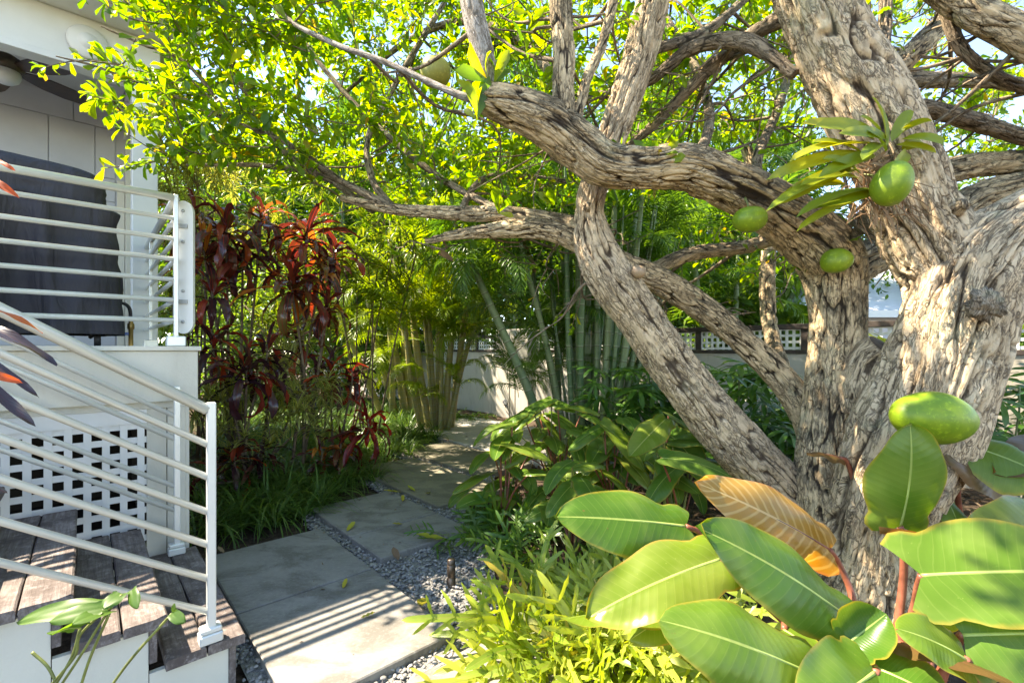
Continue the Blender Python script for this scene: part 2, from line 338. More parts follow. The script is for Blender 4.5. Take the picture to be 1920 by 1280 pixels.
M['cane_yellow'] = canestem('yellow_palm_cane', (.22, .20, .06), (.30, .25, .09), .12)
M['stem'] = plain('brown_stem', (.16, .115, .075), .8, .2, 0., .35, 12., .004, 60)
M['petiole'] = plain('red_stalk', (.26, .085, .05), .4, .4, 0., .4, 14.)
M['midrib'] = plain('pale_midrib', (.30, .38, .10), .4, .4, 0., .15, 14.)
M['petiole_green'] = plain('green_stalk', (.17, .19, .05), .45, .4, 0., .3, 14.)
M['white'] = plain('white_paint', (.72, .72, .68), .45, .4, 0., .05, 2.5)
M['rail'] = plain('white_powder_coat', (.72, .73, .68), .3, .5, .25, .05, 5.)
M['panel'] = plain('grey_panel_paint', (.50, .51, .54), .6, .3, 0., .06, 2.)
M['ceiling'] = plain('ceiling_paint', (.6, .6, .6), .6, .3)
M['roofing'] = plain('pale_metal_roofing', (.70, .71, .72), .4, .5, .0, .05)
M['neighbour_wall'] = plain('lilac_white_paint', (.68, .66, .70), .6, .3)
M['darkwood'] = plain('dark_stained_timber', (.055, .042, .035), .6, .3, 0., .3, 8.)
M['fan'] = plain('walnut_blade', (.05, .025, .017), .35, .5, 0., .3, 9.)
M['bronze'] = plain('bronze_metal', (.13, .10, .075), .42, .5, .8, .2, 20.)
M['black'] = plain('black_rubber', (.02, .02, .022), .5, .4)
M['brass'] = plain('brass_metal', (.35, .23, .08), .4, .5, .9)
M['blue_plastic'] = plain('blue_plastic', (.03, .10, .35), .4, .5)
M['clip'] = plain('grey_clip', (.36, .37, .36), .4, .5)
M['glass_dome'] = plain('opal_dome', (.6, .62, .63), .3, .5)
M['void'] = plain('under_deck_shade', (.035, .03, .025), .95, .1)  # near-black colour paints in the shade seen through the lattice

def wood_mat():
    N = NT('weathered_timber'); o = N.obj(); r = N.mapv(o, (1, 1, 1), (0, 0, -math.atan2(VD[1], VD[0])))
    g = N.noise(N.mapv(r, (3, 46, 30)), 1.6, 8, .65, .3); b = N.noise(o, 7, 6, .7); s = N.noise(o, 32, 5, .7)
    c = N.ramp(g, [(.25, (.085, .065, .056)), (.5, (.20, .168, .152)), (.8, (.36, .32, .30))])
    c = N.mix(N.mrange(b, .35, .66), (.10, .08, .072), c)
    c = N.mix(N.math('MULTIPLY', N.mrange(s, .52, .72), .6), c, (.36, .32, .30))
    return N.fin(N.pbsdf(c, .85, .2, 0., N.bump(g, .6, .012)))
M['wood'] = wood_mat()
def slab_mat(name, a, b, stain):
    N = NT(name); o = N.n('ShaderNodeNewGeometry').outputs['Position']
    n = N.noise(o, 1.7, 7, .6, .3); f = N.noise(o, 16, 6, .7); g = N.noise(o, 210, 3, .6); st = N.noise(N.mapv(o, (1, 1.8, 1)), 2.3, 7, .72, .5)
    c = N.mix(N.mrange(n, .3, .7), a, b); c = N.mix(N.math('MULTIPLY', N.mrange(f, .45, .75), .25), c, tuple(x*.62 for x in a))
    c = N.mix(N.math('MULTIPLY', N.mrange(st, .44, .62), stain), c, (.085, .076, .06)); c = N.mix(N.math('MULTIPLY', N.mrange(N.noise(o, 48, 5, .75), .5, .7), .35), c, tuple(min(1, x*1.35) for x in b))
    c = N.mix(N.math('MULTIPLY', N.mrange(g, .62, .75), .3), c, tuple(x*.5 for x in a))
    return N.fin(N.pbsdf(c, .8, .3, 0., N.bump(N.math('ADD', f, N.math('MULTIPLY', g, .5)), .3, .004)))
M['slab'] = slab_mat('concrete_slab', (.20, .19, .168), (.262, .25, .225), .6)
M['slab_mossy'] = slab_mat('mossy_concrete', (.18, .165, .115), (.235, .215, .155), .6)
M['patio'] = slab_mat('pale_concrete', (.42, .40, .355), (.5, .47, .42), .25)
def wall_mat(name, a, stk=.45, dirt=(.2, .18, .13)):
    N = NT(name); o = N.n('ShaderNodeNewGeometry').outputs['Position']; sep = N.n('ShaderNodeSeparateXYZ'); N.l(o, sep.inputs[0])
    st = N.noise(N.mapv(o, (3, 3, .5)), 2.5, 7, .7); n = N.noise(o, 1.2, 5)
    c = N.mix(N.mrange(n, .3, .7), tuple(x*.9 for x in a), a); c = N.mix(N.math('MULTIPLY', N.mrange(st, .5, .75), stk), c, dirt)
    return N.fin(N.pbsdf(c, .85, .2, 0., N.bump(N.noise(o, 70, 5), .3, .006)))
M['trim'] = wall_mat('cream_paint', (.66, .63, .53), .22, (.33, .31, .22)); M['plaster'] = wall_mat('painted_wall', (.50, .47, .41)); M['plaster_grey'] = wall_mat('grey_wall', (.36, .33, .27))
def soil_mat():
    N = NT('garden_soil'); o = N.n('ShaderNodeNewGeometry').outputs['Position']; n = N.noise(o, 22, 8, .75); m = N.noise(o, 2., 4)
    c = N.ramp(n, [(.3, (.035, .024, .017)), (.5, (.085, .06, .042)), (.72, (.17, .13, .095))]); c = N.mix(N.mrange(m, .4, .65), c, N.mix(.5, c, (.05, .04, .03)))
    return N.fin(N.pbsdf(c, .95, .1, 0., N.bump(n, .8, .03)))
M['soil'] = soil_mat()
def pebble_mat():
    N = NT('grey_pebble'); f = N.attr('rnd').outputs['Fac']; o = N.n('ShaderNodeNewGeometry').outputs['Position']
    c = N.ramp(f, [(0, (.17, .168, .155)), (.5, (.29, .28, .262)), (.8, (.35, .34, .32)), (.95, (.43, .41, .38)), (1, (.32, .26, .19))])
    c = N.mix(N.math('MULTIPLY', N.noise(o, 120, 4), .4), c, (.09, .09, .09)); return N.fin(N.pbsdf(c, .6, .35))
M['pebble'] = pebble_mat(); M['grit'] = plain('grey_grit', (.19, .185, .17), .9, .2, 0., .5, 160., .01, 120)
def fruit_mat(name, a, b, dry=False):
    N = NT(name); o = N.obj(); n = N.noise(o, 9, 5, .6); s = N.noise(o, 55, 4, .7); k = N.noise(N.mapv(o, (1, 1, 4)), 14, 4, .7, 1.)
    c = N.mix(N.mrange(n, .35, .7), a, b); c = N.mix(N.math('MULTIPLY', N.mrange(s, .52, .68), .5), c, tuple(min(1, x*1.6) for x in b))
    c = N.mix(N.math('MULTIPLY', N.mrange(k, .64, .7), .6), c, (.22, .17, .05))
    return N.fin(N.pbsdf(c, .42, .35, 0., N.bump(s, .12, .004)))
M['fruit'] = fruit_mat('green_fruit_skin', (.13, .22, .012), (.21, .29, .016))
M['fruit_pale'] = fruit_mat('pale_fruit_skin', (.24, .24, .05), (.32, .30, .07))
M['fruit_dry'] = fruit_mat('dry_fruit_skin', (.26, .17, .095), (.36, .25, .15))
def cover_mat():
    N = NT('charcoal_cover_fabric'); o = N.obj(); n = N.noise(o, 3, 5); w = N.noise(o, 500, 2)
    c = N.mix(n, (.030, .030, .036), (.046, .046, .054)); nr = N.bump(N.noise(N.mapv(o, (7, 7, 1.3)), 1.4, 4, .5, .8), .7, .05); nr = N.bump(w, .2, .001, nr)
    return N.fin(N.pbsdf(c, .7, .25, 0., nr))
M['cover'] = cover_mat()
# ================================================================== GROUND
g = MB(); xs = np.concatenate([[-150, -60, -25], np.linspace(-12, 14, 105), [25, 60, 150]]); ys = np.concatenate([[-60, -20, -6], np.linspace(-2, 20, 89), [30, 60, 150]])
X, Y = np.meshgrid(xs, ys); Z = -.075+.05*(vn(np.stack([X*.9, Y*.9, X*0], -1))-.5)+.02*(vn(np.stack([X*5, Y*5, X*0+4], -1))-.5)
ii = np.arange(len(ys)-1)[:, None]*len(xs); jj = np.arange(len(xs)-1)[None]
uu = .7387*X+.674*Y; vv = -.674*X+.7387*Y
inpath = (uu > .3) & (uu < 9.) & (vv > -1.5) & (vv < 9.0)
Z = np.where(inpath & ((uu < 2.9) | (vv > 4.0)), np.minimum(Z, -.062), Z)
mound = np.exp(-(((X-1.75)/1.1)**2+((Y-2.9)/1.2)**2)); Z = Z+.10*mound
g.add(np.stack([X, Y, Z], -1).reshape(-1, 3), np.stack([ii+jj, ii+jj+1, ii+len(xs)+jj+1, ii+len(xs)+jj], -1).reshape(-1, 4))
kind(obj('ground', g, M['soil']), 'structure', 'dark mulched soil of the garden beds under all the plants', 'ground')

# paving slabs (u0,u1,v0,v1), top at z = 0
SL = [(1.02, 1.86, -.2, 1.79, 'sunlit concrete slab at the bottom edge, half under the bright fern', 'slab'),
      (.60, 1.375, 1.93, 2.846, 'concrete slab striped by railing shadows beside the bottom step', 'slab'),
      (.60, 1.375, 2.861, 3.78, 'shaded concrete slab behind the striped one, beside the lattice corner', 'slab'),
      (1.485, 2.26, 2.955, 3.440, 'narrow concrete slab whose near edge meets the wide gravel patch', 'slab'),
      (1.485, 2.26, 3.454, 4.31, 'shaded concrete slab with yellow fallen leaves, beside the grass edge', 'slab'),
      (2.36, 3.19, 3.58, 5.42, 'long shaded slab behind the leafy ones, partly under philodendron leaves', 'slab_mossy'),
      (3.30, 4.12, 4.15, 5.97, 'brownish slab farthest along the path, touching the pale patio', 'slab_mossy')]
for (u0, u1, v0, v1, lab, mt) in SL:
    b = MB(); b.hbox(u0, u1, v0, v1, -.07, 0, .006)
    tag(obj('paving_slab', b, M[mt], loc=H((u0+u1)/2, (v0+v1)/2, 0), smooth=False), lab, 'paving slab', 'concrete slabs of the garden path')
b = MB(); b.hbox(4.22, 6.1, 3.2, 11.0, -.08, -.004, .01)
kind(obj('patio', b, M['patio'], smooth=False), 'structure', 'pale sunlit concrete paving at the far end of the path', 'patio')

# gravel: one sheet of loose pebbles
def ico():
    t = (1+5**.5)/2; V = unit(np.array([(-1, t, 0), (1, t, 0), (-1, -t, 0), (1, -t, 0), (0, -1, t), (0, 1, t), (0, -1, -t), (0, 1, -t), (t, 0, -1), (t, 0, 1), (-t, 0, -1), (-t, 0, 1)], float))
    F = [(0, 11, 5), (0, 5, 1), (0, 1, 7), (0, 7, 10), (0, 10, 11), (1, 5, 9), (5, 11, 4), (11, 10, 2), (10, 7, 6), (7, 1, 8), (3, 9, 4), (3, 4, 2), (3, 2, 6), (3, 6, 8), (3, 8, 9), (4, 9, 5), (2, 4, 11), (6, 2, 10), (8, 6, 7), (9, 8, 1)]
    V = list(map(tuple, V)); mid = {}; out = []
    for a, b_, c in F:
        m = []
        for p, q in ((a, b_), (b_, c), (c, a)):
            k = (min(p, q), max(p, q))
            if k not in mid: mid[k] = len(V); V.append(tuple(unit(np.array(V[p])+np.array(V[q]))))
            m.append(mid[k])
        out += [(a, m[0], m[2]), (b_, m[1], m[0]), (c, m[2], m[1]), tuple(m)]
    return np.array(V), np.array(out)
def subdiv(V, F):
    V = list(map(tuple, V)); mid = {}; out = []
    for a, b_, c in F:
        m = []
        for p, q in ((a, b_), (b_, c), (c, a)):
            k = (min(p, q), max(p, q))
            if k not in mid: mid[k] = len(V); V.append(tuple(unit(np.array(V[p])+np.array(V[q]))))
            m.append(mid[k])
        out += [(a, m[0], m[2]), (b_, m[1], m[0]), (c, m[2], m[1]), tuple(m)]
    return np.array(V), np.array(out)
IV, IF = ico(); KV, KF = subdiv(*subdiv(IV, IF))
def in_slab(u, v, m=.0):
    r = np.zeros(u.shape, bool)
    for (u0, u1, v0, v1, *_r) in SL: r |= (u > u0-m) & (u < u1+m) & (v > v0-m) & (v < v1+m)
    return r
vs_ = np.linspace(.5, 6.2, 60); e_ = np.interp(vs_, [.5, 1.3, 1.9, 2.3, 2.9, 3.3, 3.6, 4.2, 6.2], [2.0, 2.0, 1.72, 1.95, 2.42, 2.55, 2.7, 3.6, 4.25]); l_ = np.interp(vs_, [.5, 3.78, 3.84, 4.3, 4.36, 5.4, 5.5], [.52, .54, 1.36, 1.44, 2.26, 2.3, 3.15])
gb = MB(); P = []
for a_, b_, v_ in zip(l_, e_, vs_):
    for k in range(11): P.append(H(a_+(b_-a_)*k/10, v_, -.047+.008*(vn(np.array([[a_+k*2.3, v_*14, 0.]]))[0]-.5)))
gb.add(P, [(i*11+j, i*11+j+1, i*11+12+j, i*11+11+j) for i in range(59) for j in range(10)])
kind(obj('gravel_bed', gb, M['grit']), 'structure', 'grey grit bed under the loose pebbles of the path', 'gravel bed')
n = 46000
u = RNG.uniform(.50, 4.3, n); v = RNG.uniform(.6, 6.2, n)
edge = np.interp(v, [.6, 1.3, 1.9, 2.3, 2.9, 3.3, 3.6, 4.2, 6.2], [2.0, 2.0, 1.72, 1.95, 2.42, 2.55, 2.7, 3.6, 4.3])+.22*(vn(np.stack([u*3, v*3, u*0], -1))-.5)
left = np.interp(v, [.6, 3.78, 3.82, 4.3, 4.34, 5.4, 5.5], [.50, .52, 1.32, 1.4, 2.22, 2.26, 3.1])
ok = (u < edge) & (u > left) & ~in_slab(u, v, -.004)
u, v = u[ok], v[ok]; n = len(u)
gr = MB(); mats = rdir(n); sz = RNG.uniform(.006, .011, n)*np.where(RNG.random(n) > .93, 1.5, 1.)
base = []
for k in range(6):
    nn = vn(IV*1.7+k*9.1); base.append(IV*(.45+1.1*nn)[:, None])
for k in range(6):
    s_ = np.arange(k, n, 6); m = len(s_)
    x, y, z = frames(rdir(m)*np.array([1, 1, .25]), np.array([0, 0, 1.])); sc_ = sz[s_][:, None, None]
    P = np.stack([.7387*u[s_]-.674*v[s_], .674*u[s_]+.7387*v[s_], RNG.uniform(-.052, -.028, m)], -1)
    VV = P[:, None]+sc_*(base[k][None, :, 0:1]*x[:, None]*1.0+base[k][None, :, 1:2]*y[:, None]*1.35+base[k][None, :, 2:3]*z[:, None]*.62)
    gr.add(VV.reshape(-1, 3), None, (IF[None]+(np.arange(m)*len(IV))[:, None, None]).reshape(-1, 3), None, np.repeat(RNG.random(m), len(IV)))
kind(obj('gravel', gr, M['pebble']), 'stuff', 'loose grey pebbles filling the gaps between the concrete slabs', 'gravel')

# ================================================================== DECK
dk = thing('raised_deck', 'raised deck with cream fascia and white lattice skirt under the railing', 'deck', H(0, 3.6, 0))
b = MB()
for k in range(30): b.hbox(-5, .545, 3.535+k*.142, 3.535+k*.142+.138, 1.412, 1.440, .003)
obj('floor', b, M['trim'], dk, smooth=False)
b = MB(); b.hbox(-5, .53, 3.555, 3.585, 1.10, 1.411, .004); b.hbox(.50, .53, 3.587, 8, 1.10, 1.411, .004)
obj('fascia', b, M['trim'], dk, smooth=False)
b = MB(); b.hbox(-5, .505, 3.59, 3.60, 1.06, 1.10); b.hbox(.275, .372, 3.60, 3.62, -.05, 1.06, .003); b.hbox(.376, .47, 3.60, 3.62, -.05, 1.06, .003); b.hbox(.47, .49, 3.60, 3.74, -.05, 1.06, .003)
obj('corner_post', b, M['trim'], dk, smooth=False)
b = MB()
u = -1.85
while u < .25: b.hbox(u, u+.034, 3.604, 3.611, -.05, 1.055); u += .080
z = .0
while z < 1.03: b.hbox(-1.85, .275, 3.611, 3.618, z, z+.036); z += .0855
b.hbox(-1.85, .275, 3.598, 3.604, .975, 1.058); b.hbox(-1.85, .275, 3.598, 3.604, -.05, .03)
obj('lattice_panel', b, M['white'], dk, smooth=False)
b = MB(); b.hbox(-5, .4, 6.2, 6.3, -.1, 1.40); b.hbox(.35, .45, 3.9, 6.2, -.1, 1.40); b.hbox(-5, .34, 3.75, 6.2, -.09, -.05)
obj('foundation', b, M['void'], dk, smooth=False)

# deck railing
dr = thing('deck_railing', 'white horizontal bar railing along the edge of the raised deck', 'railing', H(.42, 3.65, 1.44))
ZR = [2.385, 2.255, 2.125, 1.995, 1.865, 1.735, 1.605]
for k, z in enumerate(ZR):
    b = MB(); b.tube([H(-4.5, 3.65, z), H(.415, 3.65, z)], .0235 if k == 0 else .0145, 12); obj('top_rail' if k == 0 else 'bar', b, M['rail'], dr)
for (u, v) in ((.425, 3.65), (-1.9, 3.65), (.425, 5.2)):
    b = MB(); b.hbox(u-.012, u+.012, v-.02, v+.02, 1.45, 2.405, .003); obj('post', b, M['rail'], dr, smooth=False)
    b = MB(); b.hbox(u-.05, u+.05, v-.04, v+.04, 1.441, 1.505, .006); obj('post_base', b, M['rail'], dr, smooth=False)
for k, z in enumerate(ZR):
    b = MB(); b.tube([H(.425, 3.672, z), H(.425, 5.6, z)], .0235 if k == 0 else .0145, 12); obj('top_rail' if k == 0 else 'bar', b, M['rail'], dr)

# rounded white board clamped outside the railing
bl = thing('rounded_board', 'tall white board with rounded ends clamped outside the deck railing corner', 'board', H(.50, 3.78, 1.5))
b = MB(); w, hz0, hz1 = .058, 1.54, 2.37; prof = []
for k in range(13): a = math.pi*k/12; prof.append((w*math.cos(a), hz1-w+w*1.3*math.sin(a)))
for k in range(13): a = math.pi+math.pi*k/12; prof.append((w*math.cos(a), hz0+w+w*1.3*math.sin(a)))
c0 = H(.475, 3.70); ex = unit(np.array([.95, .2, 0])); ey = np.array([-ex[1], ex[0], 0])
P = [c0+ex*x+np.array([0, 0, z])-ey*.014 for x, z in prof]+[c0+ex*x+np.array([0, 0, z])+ey*.014 for x, z in prof]
m_ = len(prof); P += [c0+np.array([0, 0, 1.95])-ey*.0145, c0+np.array([0, 0, 1.95])+ey*.0145]
b.add(P, [(i, (i+1) % m_, m_+(i+1) % m_, m_+i) for i in range(m_)], [((i+1) % m_, i, 2*m_) for i in range(m_)]+[(m_+i, m_+(i+1) % m_, 2*m_+1) for i in range(m_)])
obj('board', b, M['white'], bl, smooth=False)
for z in (1.73, 2.22):
    b = MB(); b.box(c0-ex*.03+np.array([0, 0, z])-ey*.02, (.115, .012, .026), ex, ey); obj('clip', b, M['clip'], bl, smooth=False)
for z in (1.60, 1.80, 2.12, 2.32):
    b = MB(); b.lathe([(0, .004), (.011, .003), (.011, 0)], c0+np.array([0, 0, z])-ey*.014, 12, -ey); obj('screw', b, M['clip'], bl)

# ================================================================== STAIR
st = thing('staircase', 'weathered timber staircase with white side panels climbing to the deck', 'stairs', H(.2, 2.9, 0))
RISE, RUN = .18, .275; V0, V1 = 2.30, 3.53
for n_ in range(1, 9):
    un = .52-RUN*(n_-1); z = RISE*n_
    for k in range(2):
        b = MB(); a0 = un-.143*(k+1)+.003; nz = MB()
        m = 22; vs = np.linspace(V0, V1, m+1)
        prof = [(a0, z-.04), (a0+.137, z-.04), (a0+.137, z-.006), (a0+.131, z), (a0+.006, z), (a0, z-.006)]
        P = []
        for q in vs:
            j = .004*(vn(np.array([[q*6+n_*3, k*5., 0]]))[0]-.5); P += [H(pu+j, q, pz+(.004*(vn(np.array([[q*9, pu*40, n_]]))[0]-.5))) for pu, pz in prof]
        Q = [(i*6+j, i*6+(j+1) % 6, (i+1)*6+(j+1) % 6, (i+1)*6+j) for i in range(m) for j in range(6)]
        Q += [(0, 3, 2, 1), (0, 5, 4, 3), (m*6, m*6+1, m*6+2, m*6+3), (m*6, m*6+3, m*6+4, m*6+5)]
        b.add(P, Q); obj('tread', b, M['wood'], st, smooth=False)
    b = MB(); b.hbox(un-.06, un-.035, V0+.02, V1-.01, z-RISE+.001-(0.07 if n_ == 1 else 0), z-.041, .002); obj('riser', b, M['wood'], st, smooth=False)
b = MB()
for n_ in range(1, 9):
    un = .52-RUN*(n_-1); z = RISE*n_; b.hbox(un-.06-RUN+.001, un-.062, V0+.03, V0+.055, -.08, z-.042)
obj('side_panel', b, M['trim'], st, smooth=False)

def stair_rail(v, label, u_post, zt):
    o = thing('stair_railing', label, 'railing', H(u_post, v, .18)); sl = RISE/RUN
    for k, z in enumerate(zt):
        e = -2.2; b = MB(); b.tube([H(u_post-.004, v, z), H(e, v, z+sl*(u_post-e))], .0225 if k == 0 else .0135, 14); obj('handrail' if k == 0 else 'bar', b, M['rail'], o)
    b = MB(); b.hbox(u_post-.006, u_post+.026, v-.018, v+.018, .20, zt[0]+.03, .003); obj('post', b, M['rail'], o, smooth=False)
    b = MB(); b.hbox(u_post-.036, u_post+.05, v-.033, v+.033, .181, .222, .005); b.hbox(u_post-.032, u_post+.046, v-.029, v+.029, .223, .246, .005); obj('post_base', b, M['rail'], o, smooth=False)
zt = [1.165, 1.018, .88, .732, .594, .45, .31]
stair_rail(2.335, 'sloping white stair railing on the side nearest the viewer', .385, zt)
stair_rail(3.47, 'sloping white stair railing against the lattice side of the stairs', .40, zt)

# ================================================================== HOUSE
hs = thing('house', 'white house with deep eaves and a shaded porch above the deck', 'house', H(-2, 7, 0))
b = MB(); b.hbox(-6, .53, 7.2, 7.3, 1.441, 4.34); obj('wall', b, M['panel'], hs, smooth=False)
b = MB(); y = 1.46
hh = [.27, .57, .27, .57, .27, .57, .27]
for h_ in hh:
    w_ = .38 if h_ > .5 else 1.14; u = -6+(.0 if h_ > .5 else .2)
    while u < .26: b.hbox(u+.004, min(u+w_, .26)-.004, 7.185, 7.199, y+.004, min(y+h_, 4.26)-.004, .003); u += w_
    y += h_
obj('wall_panel', b, M['panel'], hs, smooth=False)
b = MB(); b.hbox(.27, .34, 7.16, 7.199, 1.442, 3.4, .004); b.hbox(.345, .43, 7.05, 7.18, 1.442, 3.80, .004); obj('door_casing', b, M['trim'], hs, smooth=False)
b = MB(); b.hbox(.32, .515, 5.62, 5.83, 1.442, 3.899, .006); obj('column', b, M['white'], hs, smooth=False)
b = MB(); b.hbox(-6, .53, 5.60, 5.74, 3.90, 4.355, .006); b.hbox(-6, .515, 5.58, 5.599, 3.90, 3.955, .003); b.hbox(.33, .53, 5.742, 7.19, 3.90, 4.355, .006); obj('beam', b, M['white'], hs, smooth=False)
b = MB(); b.hbox(-6, .32, 5.75, 7.18, 4.31, 4.345); obj('ceiling', b, M['ceiling'], hs, smooth=False)
b = MB(); b.hbox(-6, .76, 5.16, 8., 4.357, 4.38); obj('soffit', b, M['white'], hs, smooth=False)
b = MB(); b.hbox(-6, .79, 5.12, 5.155, 4.33, 4.46, .006); b.hbox(.765, .80, 5.16, 8., 4.33, 4.46, .006); b.hbox(-6, .83, 5.03, 5.115, 4.37, 4.475, .02); obj('gutter', b, M['white'], hs, smooth=False)
b = MB()
P = [H(-6, 5.08, 4.465), H(.82, 5.08, 4.465), H(.82, 11, 4.465), H(-6, 11, 4.465), H(-6, 8.0, 5.25), H(-1.8, 8.0, 5.25)]
b.add(P, [(0, 1, 5, 4), (2, 3, 4, 5)], [(1, 2, 5)]); b.add([p-np.array([0, 0, .02]) for p in P], [(0, 4, 5, 1), (2, 5, 4, 3)], [(1, 5, 2)]); obj('roof', b, M['roofing'], hs, smooth=False)
b = MB(); b.hbox(.45, .53, 5.87, 7.19, 1.3, 1.44); b.hbox(-6, .53, 7.31, 11, -.05, 4.34); obj('side_wall', b, M['white'], hs, smooth=False)

b = MB(); c = H(.015, 5.579, 4.13); b.lathe([(0, .055), (.06, .05), (.065, .038), (.075, .034), (.13, .022), (.142, .008), (.142, 0)], c, 32, -VD)
tag(obj('wall_fixture', b, M['white'], loc=c), 'round white dished fixture on the porch beam near the gutter', 'fixture')

fn = thing('ceiling_fan', 'dark wooden blade ceiling fan with pale dome light under the porch ceiling', 'ceiling fan', H(-.545, 6.3, 4.0))
c = H(-.545, 6.3, -.33)
b = MB(); b.lathe([(0, 4.46), (.06, 4.45), (.12, 4.41), (.13, 4.34), (.10, 4.30), (0, 4.295)], c, 28); b.tube([c+[0, 0, 4.45], c+[0, 0, 4.63]], .015, 10); b.lathe([(.05, 4.59), (.06, 4.635)], c, 20); obj('motor', b, M['bronze'], fn)
b = MB(); b.lathe([(.10, 4.30), (.11, 4.27), (.09, 4.22), (.05, 4.19), (0, 4.185)], c, 28); obj('light_dome', b, M['glass_dome'], fn)
for k in range(5):
    a = math.atan2(.30, .55)+math.radians(72*k)+math.atan2(UD[1], UD[0])
    d = np.array([math.cos(a), math.sin(a), 0]); q = np.array([-d[1], d[0], 0]); b = MB()
    prof = [(.11, .03), (.18, .055), (.3, .078), (.48, .082), (.62, .06), (.69, .014)]
    P = []
    for r, w_ in prof: P += [c+d*r+q*w_+[0, 0, 4.34-w_*.32], c+d*r-q*w_+[0, 0, 4.34+w_*.32], c+d*r-q*w_+[0, 0, 4.33+w_*.32], c+d*r+q*w_+[0, 0, 4.33-w_*.32]]
    b.add(P, [(i*4+j, i*4+(j+1) % 4, (i+1)*4+(j+1) % 4, (i+1)*4+j) for i in range(5) for j in range(4)]+[(0, 3, 2, 1), (20, 21, 22, 23)]); obj('blade', b, M['fan'], fn, smooth=False)

# covered barbecue on the deck
bq = thing('covered_barbecue', 'barbecue under a creased charcoal fabric cover on the deck', 'barbecue', H(-.45, 4.4, 1.44))
def cover(u0, u1, v0, v1, z0, z1, round_, fold, nm, seed):
    b = MB(); nu, nz = 260, 60; rows = []; cu, cv, hu, hv = (u0+u1)/2, (v0+v1)/2, (u1-u0)/2, (v1-v0)/2; rc = .07
    pts = []
    for (cx_, cy_, a0) in ((hu-rc, hv-rc, 0), (-hu+rc, hv-rc, 90), (-hu+rc, -hv+rc, 180), (hu-rc, -hv+rc, 270)):
        for k in range(9): a = R_(a0+90*k/8); pts.append((cx_+rc*math.cos(a), cy_+rc*math.sin(a)))
    pts = np.array(pts+pts[:1]); S_ = np.concatenate([[0], np.cumsum(np.linalg.norm(np.diff(pts, axis=0), axis=1))]); q = np.linspace(0, S_[-1], nu, endpoint=False)
    px_, py_ = np.interp(q, S_, pts[:, 0]), np.interp(q, S_, pts[:, 1]); nx, ny = np.gradient(py_), -np.gradient(px_); l_ = np.hypot(nx, ny); nx, ny = nx/l_, ny/l_
    for k in range(nz+1):
        f = k/nz
        if f < .86: z, ins = z0+(z1-round_-z0)*f/.86, 0.
        else: t_ = (f-.86)/.14*math.pi/2; z, ins = z1-round_+round_*math.sin(t_), round_*(1-math.cos(t_))
        sc_ = 1-ins/min(hu, hv)*.9 if f > .86 else 1.
        w1 = vn(np.stack([q*5.5+seed, f*1.1+0*q, 0*q], -1)); w2 = vn(np.stack([q*13+seed, f*2.4+0*q, 0*q+5], -1)); w3 = vn(np.stack([q*6+f*5+seed, f*9-q*3, 0*q+9], -1))
        sharp = 1-np.abs(2*w1-1)
        d = fold*((sharp-.5)*1.6+(w2-.5)*.7)*(1-f*.6)+fold*.45*(w3-.5)*f
        rows += [H(cu+(x_+n1*d_)*sc_, cv+(y_+n2*d_)*sc_, z+.012*math.sin(q_*4+seed)*(f > .8)) for x_, y_, n1, n2, d_, q_ in zip(px_, py_, nx, ny, d, q)]
    rows.append(H(cu, cv, z1)); n0 = (nz+1)*nu
    b.add(rows, [(i*nu+j, i*nu+(j+1) % nu, (i+1)*nu+(j+1) % nu, (i+1)*nu+j) for i in range(nz) for j in range(nu)], [((nz*nu)+j, nz*nu+(j+1) % nu, n0) for j in range(nu)])
    return obj(nm, b, M['cover'], bq)
cover(-1.5, .12, 4.09, 4.74, 1.52, 2.38, .05, .11, 'cover', 3.)
cover(-1.35, .10, 4.12, 4.70, 2.30, 2.62, .09, .035, 'cover', 9.)
for (u, v) in ((-1.4, 4.16), (.06, 4.16), (-1.4, 4.66), (.06, 4.66)):
    b = MB(); b.lathe([(0, -.015), (.038, -.015), (.042, 0), (.038, .015), (0, .015)], H(u, v, 1.484), 16, UD); b.box(H(u, v, 1.52), (.03, .03, .06), UD, VD); obj('caster', b, M['black'], bq)
hz = thing('gas_hose', 'black curved hose on a brass valve standing on the deck', 'hose', H(.22, 4.25, 1.44))
b = MB(); p0 = H(.12, 4.3, 1.50); b.tube([H(.02, 4.3, 1.5), H(.09, 4.25, 1.57), H(.13, 4.2, 1.70), H(.18, 4.2, 1.74), H(.225, 4.22, 1.71), H(.235, 4.24, 1.62)], .011, 10, 30); obj('tube', b, M['black'], hz)
b = MB(); b.lathe([(.014, 1.445), (.014, 1.56), (.02, 1.565), (.02, 1.60), (.013, 1.605), (.013, 1.63)], H(.235, 4.24, 0), 14); obj('valve', b, M['brass'], hz)
b = MB(); b.box(H(.20, 4.24, 1.53), (.05, .015, .02), UD, VD, bev=.004); obj('lever', b, M['blue_plastic'], hz, smooth=False)

